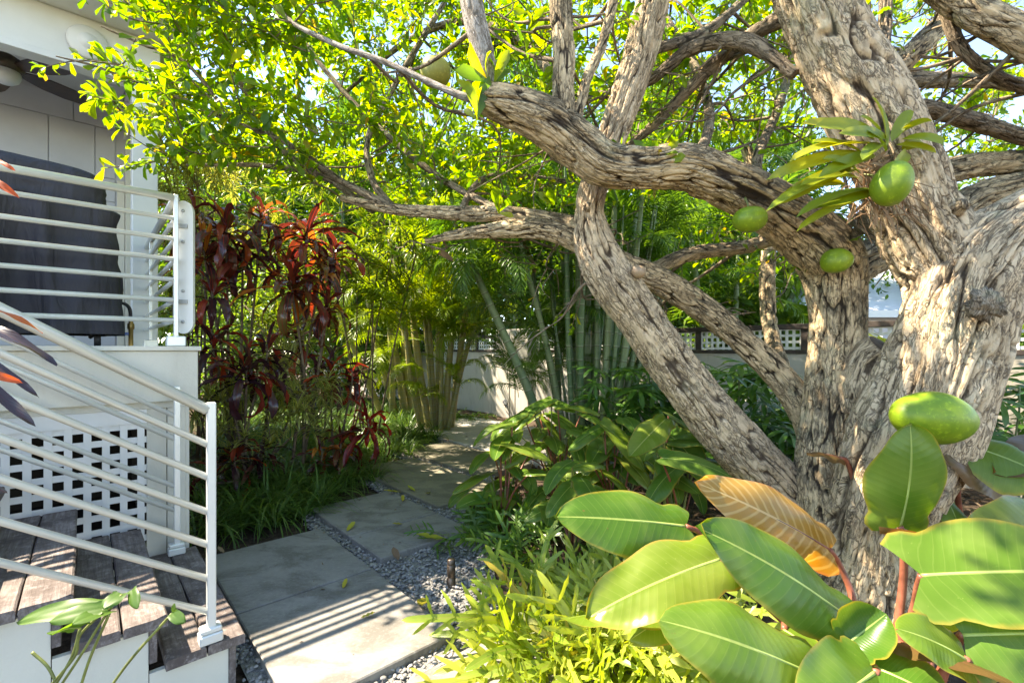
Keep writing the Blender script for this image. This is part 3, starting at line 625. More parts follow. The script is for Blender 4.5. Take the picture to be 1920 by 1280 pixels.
# ================================================================== FENCE (u = 7)
def fence(v0, v1, label, loc_v, mat, top=1.36, lat=True):
    f = thing('fence', label, 'fence', H(7, loc_v, 0))
    b = MB(); b.hbox(6.95, 7.1, v0, v1, -.1, top); obj('base_wall', b, M[mat], f, smooth=False)
    b = MB(); b.hbox(6.93, 7.12, v0+.002, v1-.002, top+.002, top+.055, .004); b.hbox(6.95, 7.10, v0+.002, v1-.002, top+.33, top+.40, .004); obj('rail', b, M['darkwood'], f, smooth=False)
    b = MB(); v = v0
    while v < v1: b.hbox(7.0, 7.008, v, v+.034, top+.056, top+.329); v += .085
    z = top+.06
    while z < top+.33: b.hbox(7.009, 7.016, v0, v1, z, z+.034); z += .085
    obj('lattice_panel', b, M['white'], f, smooth=False)
    v = v0+.1
    while v < v1-.05:
        b = MB(); b.hbox(6.97, 7.07, v, v+.08, top+.056, top+.329); obj('post', b, M['darkwood'], f, smooth=False); v += .72
    return f
def pier(v0, v1, top, label, mat='plaster'):
    b = MB(); b.hbox(6.86, 7.16, v0, v1, -.1, top, .01); c = H(7, (v0+v1)/2, 0)
    tag(obj('wall_pier', b, M[mat], loc=c, smooth=False), label, 'wall pier')
fence(-3.2, 1.27, 'low grey wall with white lattice and dark rails behind the big trunks', 0., 'plaster_grey')
pier(1.275, 1.80, 1.74, 'pale wall pier between lattice panels seen past the leaning trunk')
fence(1.805, 6.99, 'garden wall with lattice top mostly hidden behind the green palm canes', 4., 'plaster')
b = MB(); b.hbox(6.84, 7.13, 7.0, 8.05, -.1, 1.86, .012); b.hbox(6.825, 6.839, 7.58, 7.61, -.05, 1.8); b.hbox(6.825, 6.839, 7.40, 7.42, -.05, 1.5); c = H(6.9, 7.5, 0)
gw = tag(obj('wall_pier', b, M['plaster'], loc=c, smooth=False), 'broad cream wall pier behind the leaning green cane at the path end', 'wall pier')
b = MB()
for k in range(6):
    a = k*math.pi/3; b.lathe([(0, .012), (.03, .01), (.034, 0)], H(6.824, 7.7, .26)+VD*.05*math.cos(a)+np.array([0, 0, .05*math.sin(a)]), 10, -UD)
b.lathe([(0, .016), (.02, .012), (.022, 0)], H(6.824, 7.7, .26), 10, -UD); obj('rosette', b, M['clip'], gw)
fence(8.06, 20., 'far garden wall with lattice top behind the yellow palm clump', 9., 'plaster')

# neighbour's house
nb = thing('neighbour_house', 'white neighbouring house with pale metal roof beyond the lattice fence', 'house', W(1670, 600, 11.5)*np.array([1, 1, 0]))
b = MB(); b.box((12, 15, 1.15), (10, 8, 2.4)); obj('wall', b, M['neighbour_wall'], nb, smooth=False)
b = MB(); P = [(6.5, 10.5, 2.28), (17.5, 10.5, 2.28), (17.5, 19.5, 2.28), (6.5, 19.5, 2.28), (9.5, 15, 4.1), (15, 15, 4.1)]
b.add(P, [(0, 1, 5, 4), (2, 3, 4, 5)], [(1, 2, 5), (3, 0, 4)]); obj('roof', b, M['roofing'], nb, smooth=False)
b = MB(); b.box((12, 10.49, 2.22), (11, .03, .16)); b.box((12, 10.97, 2.30), (9.9, .02, .12)); b.box((6.49, 15, 2.22), (.03, 9, .16)); obj('gutter', b, M['white'], nb, smooth=False)

# path light
pl = thing('path_light', 'short bronze path light standing in the gravel by the ferns', 'path light', W(846, 1083, 2.9)*np.array([1, 1, 0]))
c = W(846, 1083, 2.9)*np.array([1, 1, 0])+np.array([0, 0, -.05])
b = MB(); b.lathe([(.028, 0), (.028, .05), (.022, .055), (.022, .07), (.026, .075), (.026, .135), (.02, .14)], c, 18); obj('body', b, M['bronze'], pl)
b = MB(); b.lathe([(.024, .141), (.024, .17), (.006, .174), (0, .174)], c, 18); obj('cap', b, M['bronze'], pl)
# ================================================================== CALABASH TREE
def bark_fn(q, amp, lump=.12, seed=0., elong=.2):
    def f(r, c, s, S, R):
        Rm = np.broadcast_to(R, r.shape); S2 = np.broadcast_to(S, r.shape); c2 = np.broadcast_to(c, r.shape); s2 = np.broadcast_to(s, r.shape)
        x = np.stack([c2*Rm*q+seed, s2*Rm*q+seed*2, S2*q*elong], -1)
        w1 = vn(x*.45+3)-.5; w2 = vn(x*.45+17)-.5
        xw = x+np.stack([w1, w2, w1*.5], -1)*1.3
        n1 = vn(xw); f1 = 1-np.abs(2*n1-1); d1 = sstep(.76, 1., f1)*sstep(.25, .6, vn(x*.4+31)+.2)
        n2 = vn(xw*2.3+7); d2 = sstep(.74, 1., 1-np.abs(2*n2-1))
        n3 = vn(np.stack([x[..., 0]*1.2, x[..., 1]*1.2, x[..., 2]*3], -1)+5); d3 = sstep(.8, .98, 1-np.abs(2*n3-1))
        lu = vn(np.stack([c2*1.3+seed, s2*1.3, S2*2.2], -1))-.5
        lu2 = vn(np.stack([c2*2.6+seed, s2*2.6, S2*4.], -1)+9)-.5
        plate = vn(xw*1.1+50)-.5
        rr = r*(1+lump*lu*1.6+lump*.8*lu2)+amp*(.5*plate-1.2*d1-.4*d2-.05*d3)
        h = 1-np.clip(d1*.9+d2*.35+d3*.12, 0, 1)
        return rr, h
    return f
ct = thing('calabash_tree', 'old calabash tree with several pale fissured trunks, low limbs and bright foliage', 'tree', W(1590, 1120, 2.75)*np.array([1, 1, 0])+np.array([0, 0, -.06]))
LP = []                                        # points that twigs may grow from
def limb(name, nodes, seg, n, mat, q=24, amp=.016, lump=.12, seed=0., elong=.2, grow=True):
    P = np.array([W(x, y, Y) for x, y, Y, w in nodes]); R = np.array([w*.93/2/F_PX*Y for x, y, Y, w in nodes])
    b = MB(); b.tube(P, R, seg, n, bark_fn(q*1.35, amp, lump*.75, seed, elong*.7), B=float(np.mean(R))); o = obj(name, b, M[mat], ct)
    if grow:
        p, r = resample(P, R, 40)
        for a, c in zip(p, r): LP.append((a, c))
    return o
# strands of the trunk
limb('trunk', [(1585, 1190, 2.72, 250), (1582, 1120, 2.74, 215), (1572, 1040, 2.78, 185), (1560, 950, 2.82, 150), (1552, 860, 2.85, 116), (1556, 780, 2.86, 106), (1566, 690, 2.86, 106), (1570, 600, 2.86, 102), (1566, 540, 2.86, 108), (1556, 490, 2.84, 118), (1530, 455, 2.78, 118), (1470, 405, 2.7, 104), (1400, 362, 2.62, 96), (1330, 330, 2.55, 94), (1270, 312, 2.5, 92), (1200, 316, 2.46, 86), (1130, 306, 2.42, 92), (1080, 268, 2.40, 96), (1030, 230, 2.36, 96), (975, 206, 2.33, 86), (925, 190, 2.31, 72), (893, 184, 2.30, 50)], 168, 520, 'bark_dark', 26, .017, .13, 1.)
limb('trunk', [(1600, 1190, 2.70, 240), (1618, 1100, 2.66, 220), (1640, 1000, 2.6, 190), (1668, 900, 2.54, 190), (1700, 820, 2.48, 200), (1735, 740, 2.44, 190), (1765, 660, 2.42, 185), (1786, 590, 2.40, 172), (1808, 530, 2.38, 172), (1846, 475, 2.36, 160), (1910, 430, 2.34, 142), (2000, 385, 2.3, 140), (2120, 330, 2.3, 135), (2400, 200, 2.35, 110), (2800, -100, 2.5, 60), (3000, -400, 2.6, 20)], 190, 460, 'bark', 17, .030, .13, 5.)
limb('trunk', [(1640, 1080, 2.52, 120), (1655, 960, 2.46, 110), (1690, 860, 2.40, 120), (1720, 780, 2.36, 110), (1740, 700, 2.34, 100), (1748, 640, 2.36, 95), (1760, 570, 2.4, 110), (1758, 510, 2.44, 135), (1735, 450, 2.47, 150), (1708, 390, 2.49, 150), (1685, 320, 2.5, 150), (1650, 250, 2.5, 150), (1610, 175, 2.52, 146), (1570, 100, 2.54, 138), (1535, 20, 2.56, 132), (1500, -80, 2.58, 128), (1450, -220, 2.62, 118)], 170, 480, 'bark', 18, .028, .11, 9.)
limb('trunk', [(1660, 1050, 2.56, 110), (1712, 930, 2.44, 120), (1768, 830, 2.38, 120), (1806, 720, 2.34, 112), (1838, 620, 2.34, 104), (1850, 540, 2.34, 104), (1850, 470, 2.38, 110)], 120, 280, 'bark', 18, .026, .13, 14.)
limb('limb', [(1600, 1130, 2.95, 180), (1520, 1000, 3.0, 140), (1450, 905, 2.98, 118), (1385, 835, 2.95, 108), (1310, 750, 2.9, 100), (1250, 670, 2.85, 96), (1200, 595, 2.8, 94), (1150, 525, 2.76, 96), (1118, 465, 2.74, 84), (1105, 400, 2.73, 62), (1118, 330, 2.74, 60), (1150, 250, 2.76, 62), (1178, 170, 2.78, 64), (1205, 80, 2.8, 66), (1228, -20, 2.82, 64), (1250, -150, 2.86, 60)], 128, 520, 'bark', 22, .017, .12, 21.)
limb('limb', [(1560, 900, 3.02, 90), (1518, 790, 3.05, 62), (1470, 715, 3.08, 56), (1400, 645, 3.1, 52), (1320, 580, 3.08, 54), (1240, 530, 3.0, 56), (1170, 500, 2.9, 56), (1120, 470, 2.82, 50)], 90, 320, 'bark_dark', 30, .012, .12, 31.)
limb('limb', [(1120, 470, 2.82, 50), (1060, 440, 2.86, 46), (1000, 428, 2.9, 42), (930, 432, 2.95, 32), (860, 440, 3.0, 22), (800, 452, 3.1, 13)], 64, 200, 'bark_dark', 34, .011, .14, 37.)
limb('limb', [(1100, 430, 2.80, 44), (1040, 415, 2.9, 36), (950, 402, 3.0, 34), (850, 400, 3.1, 30), (740, 392, 3.2, 22), (640, 372, 3.3, 14)], 60, 220, 'bark_dark', 34, .010, .14, 41.)
limb('limb', [(1556, 560, 2.9, 70), (1605, 500, 2.98, 76), (1660, 470, 3.06, 70), (1740, 430, 3.2, 66), (1830, 375, 3.3, 64), (1930, 350, 3.35, 62), (2080, 335, 3.4, 56), (2350, 250, 3.6, 36), (2600, 120, 3.8, 12)], 80, 240, 'bark_dark', 28, .016, .12, 45.)
limb('limb', [(1620, 420, 2.9, 50), (1700, 352, 3.1, 52), (1790, 318, 3.3, 52), (1880, 306, 3.4, 48), (2000, 296, 3.5, 46), (2250, 230, 3.8, 30), (2450, 150, 4.1, 10)], 70, 200, 'bark_dark', 28, .014, .12, 49.)
limb('limb', [(905, 200, 2.31, 52), (912, 160, 2.31, 46), (908, 110, 2.32, 44), (893, 50, 2.33, 46), (880, -20, 2.35, 46), (862, -140, 2.4, 44)], 48, 140, 'smooth_bark', 30, .003, .06, 53.)
limb('limb', [(1062, 240, 2.36, 50), (1056, 170, 2.36, 46), (1058, 100, 2.37, 46), (1052, 20, 2.38, 48), (1050, -100, 2.4, 46)], 64, 160, 'bark_dark', 36, .010, .12, 57.)
limb('limb', [(1075, 250, 2.42, 24), (1100, 150, 2.5, 20), (1130, 80, 2.55, 20), (1150, 0, 2.6, 20), (1165, -80, 2.65, 18)], 36, 120, 'bark_dark', 40, .008, .14, 61.)
limb('limb', [(1740, -30, 2.75, 40), (1790, 0, 2.75, 56), (1840, 30, 2.7, 62), (1900, 60, 2.66, 66), (1990, 110, 2.6, 70), (2100, 150, 2.6, 76), (2250, 230, 2.45, 84), (2330, 270, 2.38, 90)], 72, 180, 'bark_dark', 28, .014, .12, 65.)
limb('limb', [(1745, -60, 2.85, 26), (1775, 20, 2.85, 26), (1795, 80, 2.85, 24), (1840, 125, 2.85, 22), (1920, 165, 2.85, 22), (2050, 190, 2.8, 22)], 36, 140, 'twig', 36, .008, .14, 69.)
limb('limb', [(1600, 240, 2.9, 34), (1680, 158, 3.2, 32), (1760, 150, 3.4, 30), (1850, 152, 3.5, 28), (1960, 158, 3.6, 26), (2250, 120, 3.9, 10)], 40, 140, 'twig', 36, .009, .14, 73.)
limb('limb', [(1660, 200, 2.9, 36), (1740, 205, 3.1, 34), (1830, 230, 3.2, 32), (1920, 258, 3.3, 30), (2050, 290, 3.4, 28), (2350, 300, 3.8, 10)], 40, 140, 'twig', 36, .009, .14, 77.)
limb('limb', [(1590, 250, 2.8, 30), (1616, 110, 3., 28), (1618, 0, 3.1, 28), (1620, -120, 3.2, 26)], 36, 120, 'twig', 36, .008, .12, 81.)
limb('limb', [(1630, 150, 2.8, 26), (1655, 90, 2.95, 24), (1660, 0, 3.05, 24), (1664, -120, 3.1, 22)], 36, 120, 'twig', 36, .008, .12, 83.)
limb('limb', [(1640, 170, 2.75, 44), (1690, 120, 3.0, 44), (1750, 60, 3.2, 40), (1800, 10, 3.4, 36), (1850, -80, 3.6, 32)], 40, 120, 'bark_dark', 36, .009, .12, 85.)
limb('limb', [(1470, 700, 3.2, 30), (1445, 620, 3.6, 30), (1438, 540, 3.8, 30), (1442, 460, 4.0, 28), (1430, 380, 4.2, 24), (1400, 280, 4.4, 22)], 36, 160, 'bark_dark', 34, .008, .12, 89.)
limb('limb', [(1200, 520, 3.05, 30), (1290, 478, 3.2, 30), (1400, 462, 3.3, 28), (1480, 440, 3.2, 30), (1540, 455, 3.0, 30)], 36, 140, 'bark_dark', 34, .008, .12, 91.)
limb('limb', [(1490, 140, 2.62, 22), (1400, 80, 2.8, 34), (1300, 90, 3.0, 28), (1200, 160, 3.2, 20), (1060, 190, 3.5, 14)], 36, 180, 'twig', 36, .007, .12, 95.)
limb('limb', [(1500, 20, 2.7, 40), (1420, 60, 2.9, 30), (1330, 130, 3.1, 26), (1230, 230, 3.3, 20), (1150, 300, 3.5, 14)], 36, 180, 'twig', 36, .007, .12, 97.)
limb('limb', [(893, 186, 2.30, 20), (860, 178, 2.32, 15), (800, 152, 2.4, 13), (720, 116, 2.5, 12), (640, 88, 2.6, 11), (560, 50, 2.75, 10), (510, 10, 2.9, 8)], 20, 120, 'smooth_bark', 40, .002, .06, 99.)
# hand-drawn secondary branches that carry the left part of the crown
for i, nd in enumerate([
    [(740, 392, 3.2, 20), (640, 340, 3.3, 15), (540, 290, 3.3, 13), (470, 190, 3.3, 12), (430, 100, 3.3, 11), (415, 0, 3.3, 10), (405, -80, 3.3, 8)],
    [(640, 340, 3.3, 14), (540, 270, 3.2, 12), (440, 230, 3.1, 11), (350, 190, 3.0, 9), (270, 160, 2.9, 7), (180, 125, 2.85, 5), (105, 106, 2.8, 3)],
    [(740, 392, 3.2, 16), (700, 340, 3.4, 14), (690, 260, 3.6, 12), (740, 160, 3.8, 12), (800, 60, 4.0, 12), (860, -40, 4.2, 10)],
    [(440, 230, 3.1, 8), (350, 120, 3.0, 7), (270, 85, 2.9, 6), (190, 50, 2.85, 4)],
    [(700, 395, 3.3, 14), (600, 330, 3.5, 12), (480, 310, 3.5, 10), (350, 310, 3.45, 5)],
    [(860, 400, 3.1, 14), (900, 340, 3.3, 14), (960, 330, 3.6, 12), (1060, 340, 4.0, 10)],
    [(950, 402, 3.0, 16), (820, 330, 3.4, 14), (700, 230, 3.8, 12), (600, 120, 4.0, 10), (520, 0, 4.2, 8)],
    [(1130, 300, 2.7, 20), (1000, 100, 3.4, 20), (880, 40, 3.9, 16), (760, 80, 4.3, 12), (640, 180, 4.6, 8)],
    [(1200, 100, 2.85, 24), (1320, 60, 3.2, 20), (1420, -20, 3.6, 16)],
    [(1300, 320, 2.7, 22), (1330, 220, 3.2, 20), (1300, 120, 3.6, 18), (1240, 20, 4.0, 14), (1200, -60, 4.2, 12)],
    [(1440, 400, 2.8, 24), (1420, 300, 3.3, 20), (1460, 200, 3.7, 18), (1480, 100, 4.0, 16), (1450, 0, 4.3, 12)]]):
    limb('limb', nd, 18, 110, 'twig', 40, .004, .12, 101.+i*3)
# burl with a sawn stub
c = W(1634, 672, 2.66); ax = unit(np.array([.4, -.6, .7])); b = MB()
b.tube([W(1612, 770, 2.74), W(1622, 720, 2.70), c+ax*0, c+ax*.085], [.13, .15, .118, .098], 72, 80, bark_fn(30, .014, .14, 77.), B=.13); obj('burl', b, M['bark'], ct)
b = MB(); b.lathe([(0, .006), (.06, .004), (.094, 0)], c+ax*.088, 30, ax); obj('sawn_face', b, M['stem'], ct)
for (x, y, Y, r, d) in ((1238, 298, 2.40, .045, (0, -1, .2)), (1103, 390, 2.66, .03, (0, -1, .1)), (1804, 385, 2.28, .03, (0, -1, .2))):
    b = MB(); c = W(x, y, Y); dd = unit(np.array(d)); b.tube([c-dd*.06, c-dd*.02, c+dd*.015, c+dd*.012], [r*1.5, r*1.25, r, r*.3], 40, 26, bark_fn(40, .012, .2, x*.1, .8), caps=True, B=.06); obj('knot', b, M['bark'], ct)

c = W(1845, 572, 2.13); b = MB(); V = KV*np.array([.075, .045, .07]); V = V*(1+.5*(vn(KV*2.5)-.5)+.5*(vn(KV*7)-.5)+.3*(vn(KV*16)-.5))[:, None]; b.add(V+c, None, KF, np.stack([KV[:, 0]*.2, KV[:, 2]*.1, np.clip(vn(KV*7)*1.5, 0, 1)], -1), .08); obj('knot', b, M['twig'], ct)
# twigs above the left of the view that dapple the foreground
# ---- foliage: twigs grown toward points of the crown, then leaf clusters along them
LEAF = [blade(1., .34, prof_pow(1.25, .45), 5, 2, .30, d, .02, 1.5, p) for d, p in ((.5, 0), (.9, 1), (.2, 2), (1.3, 3))]
LBX = [90, 180, 250, 320, 450, 560, 700, 1000, 1250, 1480, 1700, 1960]; LBY = [112, 150, 245, 285, 320, 350, 385, 395, 330, 260, 330, 330]
UBX = [90, 160, 230, 260, 2000]; UBY = [88, 40, -10, -260, -260]
tw = MB(); lf = MB(); tp = np.array([p for p, r in LP]); tr = np.array([r for p, r in LP]); tp = list(tp); tr = list(tr)
tgt = []
def sample(n, x0, x1, y0, y1, Y0, Y1, big=1.):
    k = 0
    while k < n:
        x, y = ru(x0, x1), ru(y0, y1)
        if y > np.interp(x, LBX, LBY) or y < np.interp(x, UBX, UBY): continue
        tgt.append((W(x, y, ru(Y0, Y1)), big)); k += 1
sample(52, 290, 640, -60, 345, 2.7, 3.5, 1.1)
sample(105, 420, 1000, -200, 390, 3.0, 5.2, 1.15)
sample(165, 500, 1480, -200, 390, 4.0, 7.2, 1.2)
sample(62, 950, 1480, -200, 260, 3.0, 4.2, 1.1)
sample(66, 1480, 1960, -200, 330, 3.6, 6.0)
for _ in range(26): tgt.append((W(ru(2000, 2900), ru(-500, 250), ru(2.3, 4.2)), 1.1))
for _ in range(12): tgt.append((W(ru(350, 900), ru(-1100, -420), ru(1.35, 2.2)), 1.1))
for _ in range(38): tgt.append((W(ru(700, 1560), ru(-950, -170), ru(1.95, 3.3)), 1.1))  # unseen twigs above the frame, added to shade the trunks
for _ in range(12): tgt.append((W(ru(1230, 1500), ru(380, 540), ru(4.2, 5.4)), .9))
for _ in range(10): tgt.append((W(ru(960, 1110), ru(330, 470), ru(3.0, 3.8)), .7))
TP = np.array(tp); d0 = [np.min(np.linalg.norm(TP-t[0], axis=1)) for t in tgt]
leafP = []; leafD = []; leafU = []; leafS = []
def leaves_along(p, r0):                       # p: polyline of the leafy twig
    seg = np.linalg.norm(np.diff(p, axis=0), axis=1).sum(); n = max(4, int(seg/.032))
    q, _ = resample(p, np.ones(len(p)), n); d = unit(np.gradient(q, axis=0))
    for i in range(n):
        for _ in range(random.choice((1, 1, 2, 3))):
            o = unit(RNG.normal(size=3)); o = unit(o-d[i]*np.dot(o, d[i])); o[2] += .3
            dirn = unit(d[i]*ru(.15, .8)+o*ru(.5, 1.)+np.array([0, 0, ru(-.35, .25)]))
            leafP.append(q[i]); leafD.append(dirn); leafU.append(np.array([0, 0, 1.])+RNG.normal(size=3)*.45); leafS.append(r0*ru(.32, 1.05))
for idx in np.argsort(d0):
    t, big = tgt[idx]; TPa = np.array(tp); dd = np.linalg.norm(TPa-t, axis=1); pen = dd+.5*np.maximum(0, TPa[:, 2]-t[2]); j = int(np.argmin(pen)); a = TPa[j]; L = dd[j]
    end = t+unit(np.array([t[0]-1.2, t[1]-3.2, .35])+RNG.normal(size=3)*.6)*ru(.25, .5)
    mid1 = a+(t-a)*.35+np.array([0, 0, .10*L])+RNG.normal(size=3)*.05*L; mid2 = a+(t-a)*.7+RNG.normal(size=3)*.07*L
    pts = np.array([a, mid1, mid2, t, end]); r = min(.4*tr[j], .006+.006*L)
    rad = [r, r*.8, r*.62, r*.45, .002]
    q, rr = resample(pts, np.array(rad), max(8, int((L+.4)/.07))); tw.tube(q, rr, 6, caps=False, B=.01)
    for a_, b_ in zip(q[1:-2:2], rr[1:-2:2]): tp.append(a_); tr.append(b_)
    leaves_along(q[int(len(q)*(.35 if L > 1 else .1)):], .125*big)
    for _ in range(2):                          # side shoots
        k = random.randrange(len(q)//3, len(q)-1); d = unit(q[min(k+1, len(q)-1)]-q[k-1]); o = unit(RNG.normal(size=3)+d*.9+np.array([0, 0, .1])); Ls = ru(.2, .45)
        sp = np.array([q[k], q[k]+o*Ls*.5+RNG.normal(size=3)*.02, q[k]+o*Ls+np.array([0, 0, ru(-.06, .1)])]); sq, sr = resample(sp, np.array([.005, .004, .0015]), 6); tw.tube(sq, sr, 5, caps=False, B=.006); leaves_along(sq, .115*big)
# bare twigs, many and criss-crossing below the leaves
TPa = np.array(tp)
for _ in range(170):
    j = random.randrange(len(LP)); a, r = LP[j]
    px = CX+a[0]/a[1]*F_PX
    if a[1] < 2.2 or px < 650 or a[2] < 1.75: continue
    o = unit(np.array([ru(-1, 1), ru(.2, 1.2), ru(-.5, .6)])); L = ru(.4, 1.4)
    p = np.array([a, a+o*L*.33+RNG.normal(size=3)*.05, a+o*L*.66+RNG.normal(size=3)*.09, a+o*L+RNG.normal(size=3)*.12]); q, rr = resample(p, np.array([.012, .009, .006, .002])*ru(.6, 1.3), 18); tw.tube(q, rr, 6, caps=False, B=.01)
    for _ in range(3):
        k = random.randrange(5, 16); o2 = unit(o+RNG.normal(size=3)*.8); L2 = ru(.12, .45); sp = np.array([q[k], q[k]+o2*L2*.5+RNG.normal(size=3)*.03, q[k]+o2*L2]); sq, sr = resample(sp, np.array([.005, .004, .0015]), 7); tw.tube(sq, sr, 5, caps=False, B=.006)
        if random.random() < .35: leaves_along(sq[4:], .09)
# tufts sprouting straight from the limbs
for (x, y, Y) in ((895, 225, 2.24), (925, 160, 2.26), (1235, 300, 2.42), (1215, 310, 2.43), (1410, 330, 2.62), (1370, 325, 2.6), (1165, 285, 2.44), (1290, 300, 2.5), (985, 100, 2.5), (990, 60, 2.6), (1580, 455, 2.7), (935, 400, 2.85), (1040, 385, 2.8)):
    c = W(x, y, Y)
    for _ in range(6):
        leafP.append(c); leafD.append(unit(RNG.normal(size=3)*.6+np.array([0, -.2, .5]))); leafU.append(rdir(1)[0]); leafS.append(ru(.06, .14)*(1.6 if x < 940 else 1.2))
leafP = np.array(leafP); leafD = np.array(leafD); leafU = np.array(leafU); leafS = np.array(leafS)
X, Yv, Z = frames(leafD, unit(leafU))
for k in range(4):
    s_ = slice(k, None, 4); lf.inst(LEAF[k], leafP[s_], X[s_], Yv[s_], Z[s_], leafS[s_])
obj('twig', tw, M['twig'], ct); cr = obj('crown', lf, M['calabash'], ct)
print('LEAVES', len(leafP))

# ---- fruit
def fruit(px, py, Y, a, b_, tilt, mat, label, stalk=None):
    c = W(px, py, Y); ra, rb = a/2/F_PX*Y, b_/2/F_PX*Y
    o = thing('calabash_fruit', label, 'fruit', c, 'calabash fruit hanging in the tree')
    m = MB(); ax = unit(np.array([math.cos(tilt), -.1, math.sin(tilt)])); pr = []
    for k in range(33):
        t = math.pi*k/32; e = 1+.03*math.cos(t)**3; pr.append((rb*math.sin(t)**.96*e if 0 < k < 32 else 0, -ra*math.cos(t)))
    m.lathe(pr, c, 48, ax); V = m.V[0]; d = V-c; m.V[0] = c+d*(1+.10*(vn(d/ra*1.1+px)-.5)+.035*(vn(d/ra*1.6+px)-.5)+.01*(vn(d/ra*5+px)-.5))[:, None]
    obj('skin', m, M[mat], o)
    sd = unit(np.array(stalk if stalk else (0, .5, 1.))); m = MB(); m.tube([c+sd*rb*.9, c+sd*rb*1.15+np.array([.005, 0, .01]), c+sd*(rb*1.0+.07)], [.006, .005, .007], 8, 8); obj('stalk', m, M['petiole_green'], o)
fruit(1752, 783, 1.78, 143, 94, -.12, 'fruit', 'biggest green calabash, low on the right trunk above a broad leaf', (0, .95, .25))
fruit(1672, 345, 2.16, 82, 66, 1.25, 'fruit', 'green calabash nestled under the orchid clump on the pale limb', (-.3, .8, .6))
fruit(1406, 411, 2.45, 60, 49, .05, 'fruit', 'green calabash hanging under the arching lichen limb', (0, .4, 1))
fruit(1568, 489, 2.6, 55, 46, .2, 'fruit', 'green calabash at the fork of the middle trunk', (.2, .6, .8))
fruit(816, 136, 2.9, 57, 56, .3, 'fruit_pale', 'pale yellow green calabash high among leaves left of the smooth branch', (0, .3, 1))
fruit(1197, 509, 2.62, 28, 24, -.5, 'fruit_dry', 'small dry tan calabash on the leaning trunk', (.1, .9, .3))
fruit(1684, 215, 2.4, 36, 30, .5, 'fruit', 'small dark green calabash half hidden behind the top orchid leaves', (0, .7, .6))

# ---- orchid clump
oc = thing('orchid_clump', 'yellow green strap leaved orchid clump with dry roots growing on the pale limb', 'orchid', W(1645, 320, 2.32))
for (bx, by, tx, ty, dY, w) in ((1660, 280, 1668, 172, -.02, 26), (1650, 260, 1560, 235, -.12, 34), (1640, 262, 1528, 230, -.06, 30), (1640, 272, 1505, 290, -.14, 36), (1630, 290, 1480, 330, -.16, 30), (1650, 250, 1625, 215, -.05, 24), (1672, 265, 1715, 200, -.04, 22), (1690, 262, 1765, 268, -.12, 36), (1690, 250, 1745, 225, -.08, 34), (1680, 272, 1752, 284, -.1, 20), (1612, 318, 1468, 385, -.14, 26), (1600, 310, 1490, 385, -.1, 28), (1612, 335, 1528, 342, -.14, 30), (1640, 355, 1518, 396, -.14, 26), (1640, 362, 1540, 398, -.1, 28), (1625, 370, 1520, 425, -.12, 24), (1655, 270, 1632, 292, -.16, 26), (1665, 262, 1610, 255, -.16, 24), (1690, 280, 1735, 265, -.02, 24), (1700, 285, 1700, 312, -.14, 22), (1620, 290, 1545, 262, -.1, 26), (1610, 325, 1570, 300, -.15, 26), (1660, 285, 1640, 240, -.1, 28), (1640, 290, 1575, 330, -.17, 28), (1585, 345, 1510, 355, -.1, 20)):
    Y0 = 2.26; p0, p1 = W(bx, by, Y0), W(tx, ty, Y0+dY); d = p1-p0; L = np.linalg.norm(d)
    bl_ = blade(L*1.06, w/F_PX*2.2*1.1, prof_pow(.55, .5), 9, 4, .35, .5, .0, 1, 0, ru(-.3, .3)); up = unit(np.array([ru(-.7, .7), -.75, ru(.2, 1.)])); x, y, z = frames(d[None]+np.array([0, 0, .09*L])*2.2, up)
    m = MB(); m.inst(bl_, p0[None], x, y, z, 1., [random.random()]); obj('leaf', m, M['orchid'], oc)
for k in range(14):
    c = W(ru(1600, 1690), ru(300, 400), 2.27); d = unit(np.array([ru(-1, .6), -.25, ru(-.8, .5)])); m = MB(); x, y, z = frames(d[None], np.array([0, -1, .3])); m.inst(blade(ru(.1, .2), .02, prof_pow(.6, .6), 6, 2, .5, .7), c[None], x, y, z, 1., [random.random()]); obj('dry_leaf', m, M['dry'], oc)
m = MB()
for k in range(70):
    c = W(ru(1590, 1700), ru(290, 410), 2.29); d = unit(np.array([ru(-1, 1), ru(-.4, .1), ru(-1, .6)]))*ru(.06, .2); m.tube([c, c+d*.5+RNG.normal(size=3)*.02, c+d+np.array([0, 0, -.03])], [.0028, .0025, .0015], 5, 7, caps=False)
obj('root', m, M['dry'], oc)
# ================================================================== PLANTS
def G(px, py, z=-.05):
    Y = F_PX*(CAM_H-z)/(py-HY); return np.array([(px-CX)/F_PX*Y, Y, z])
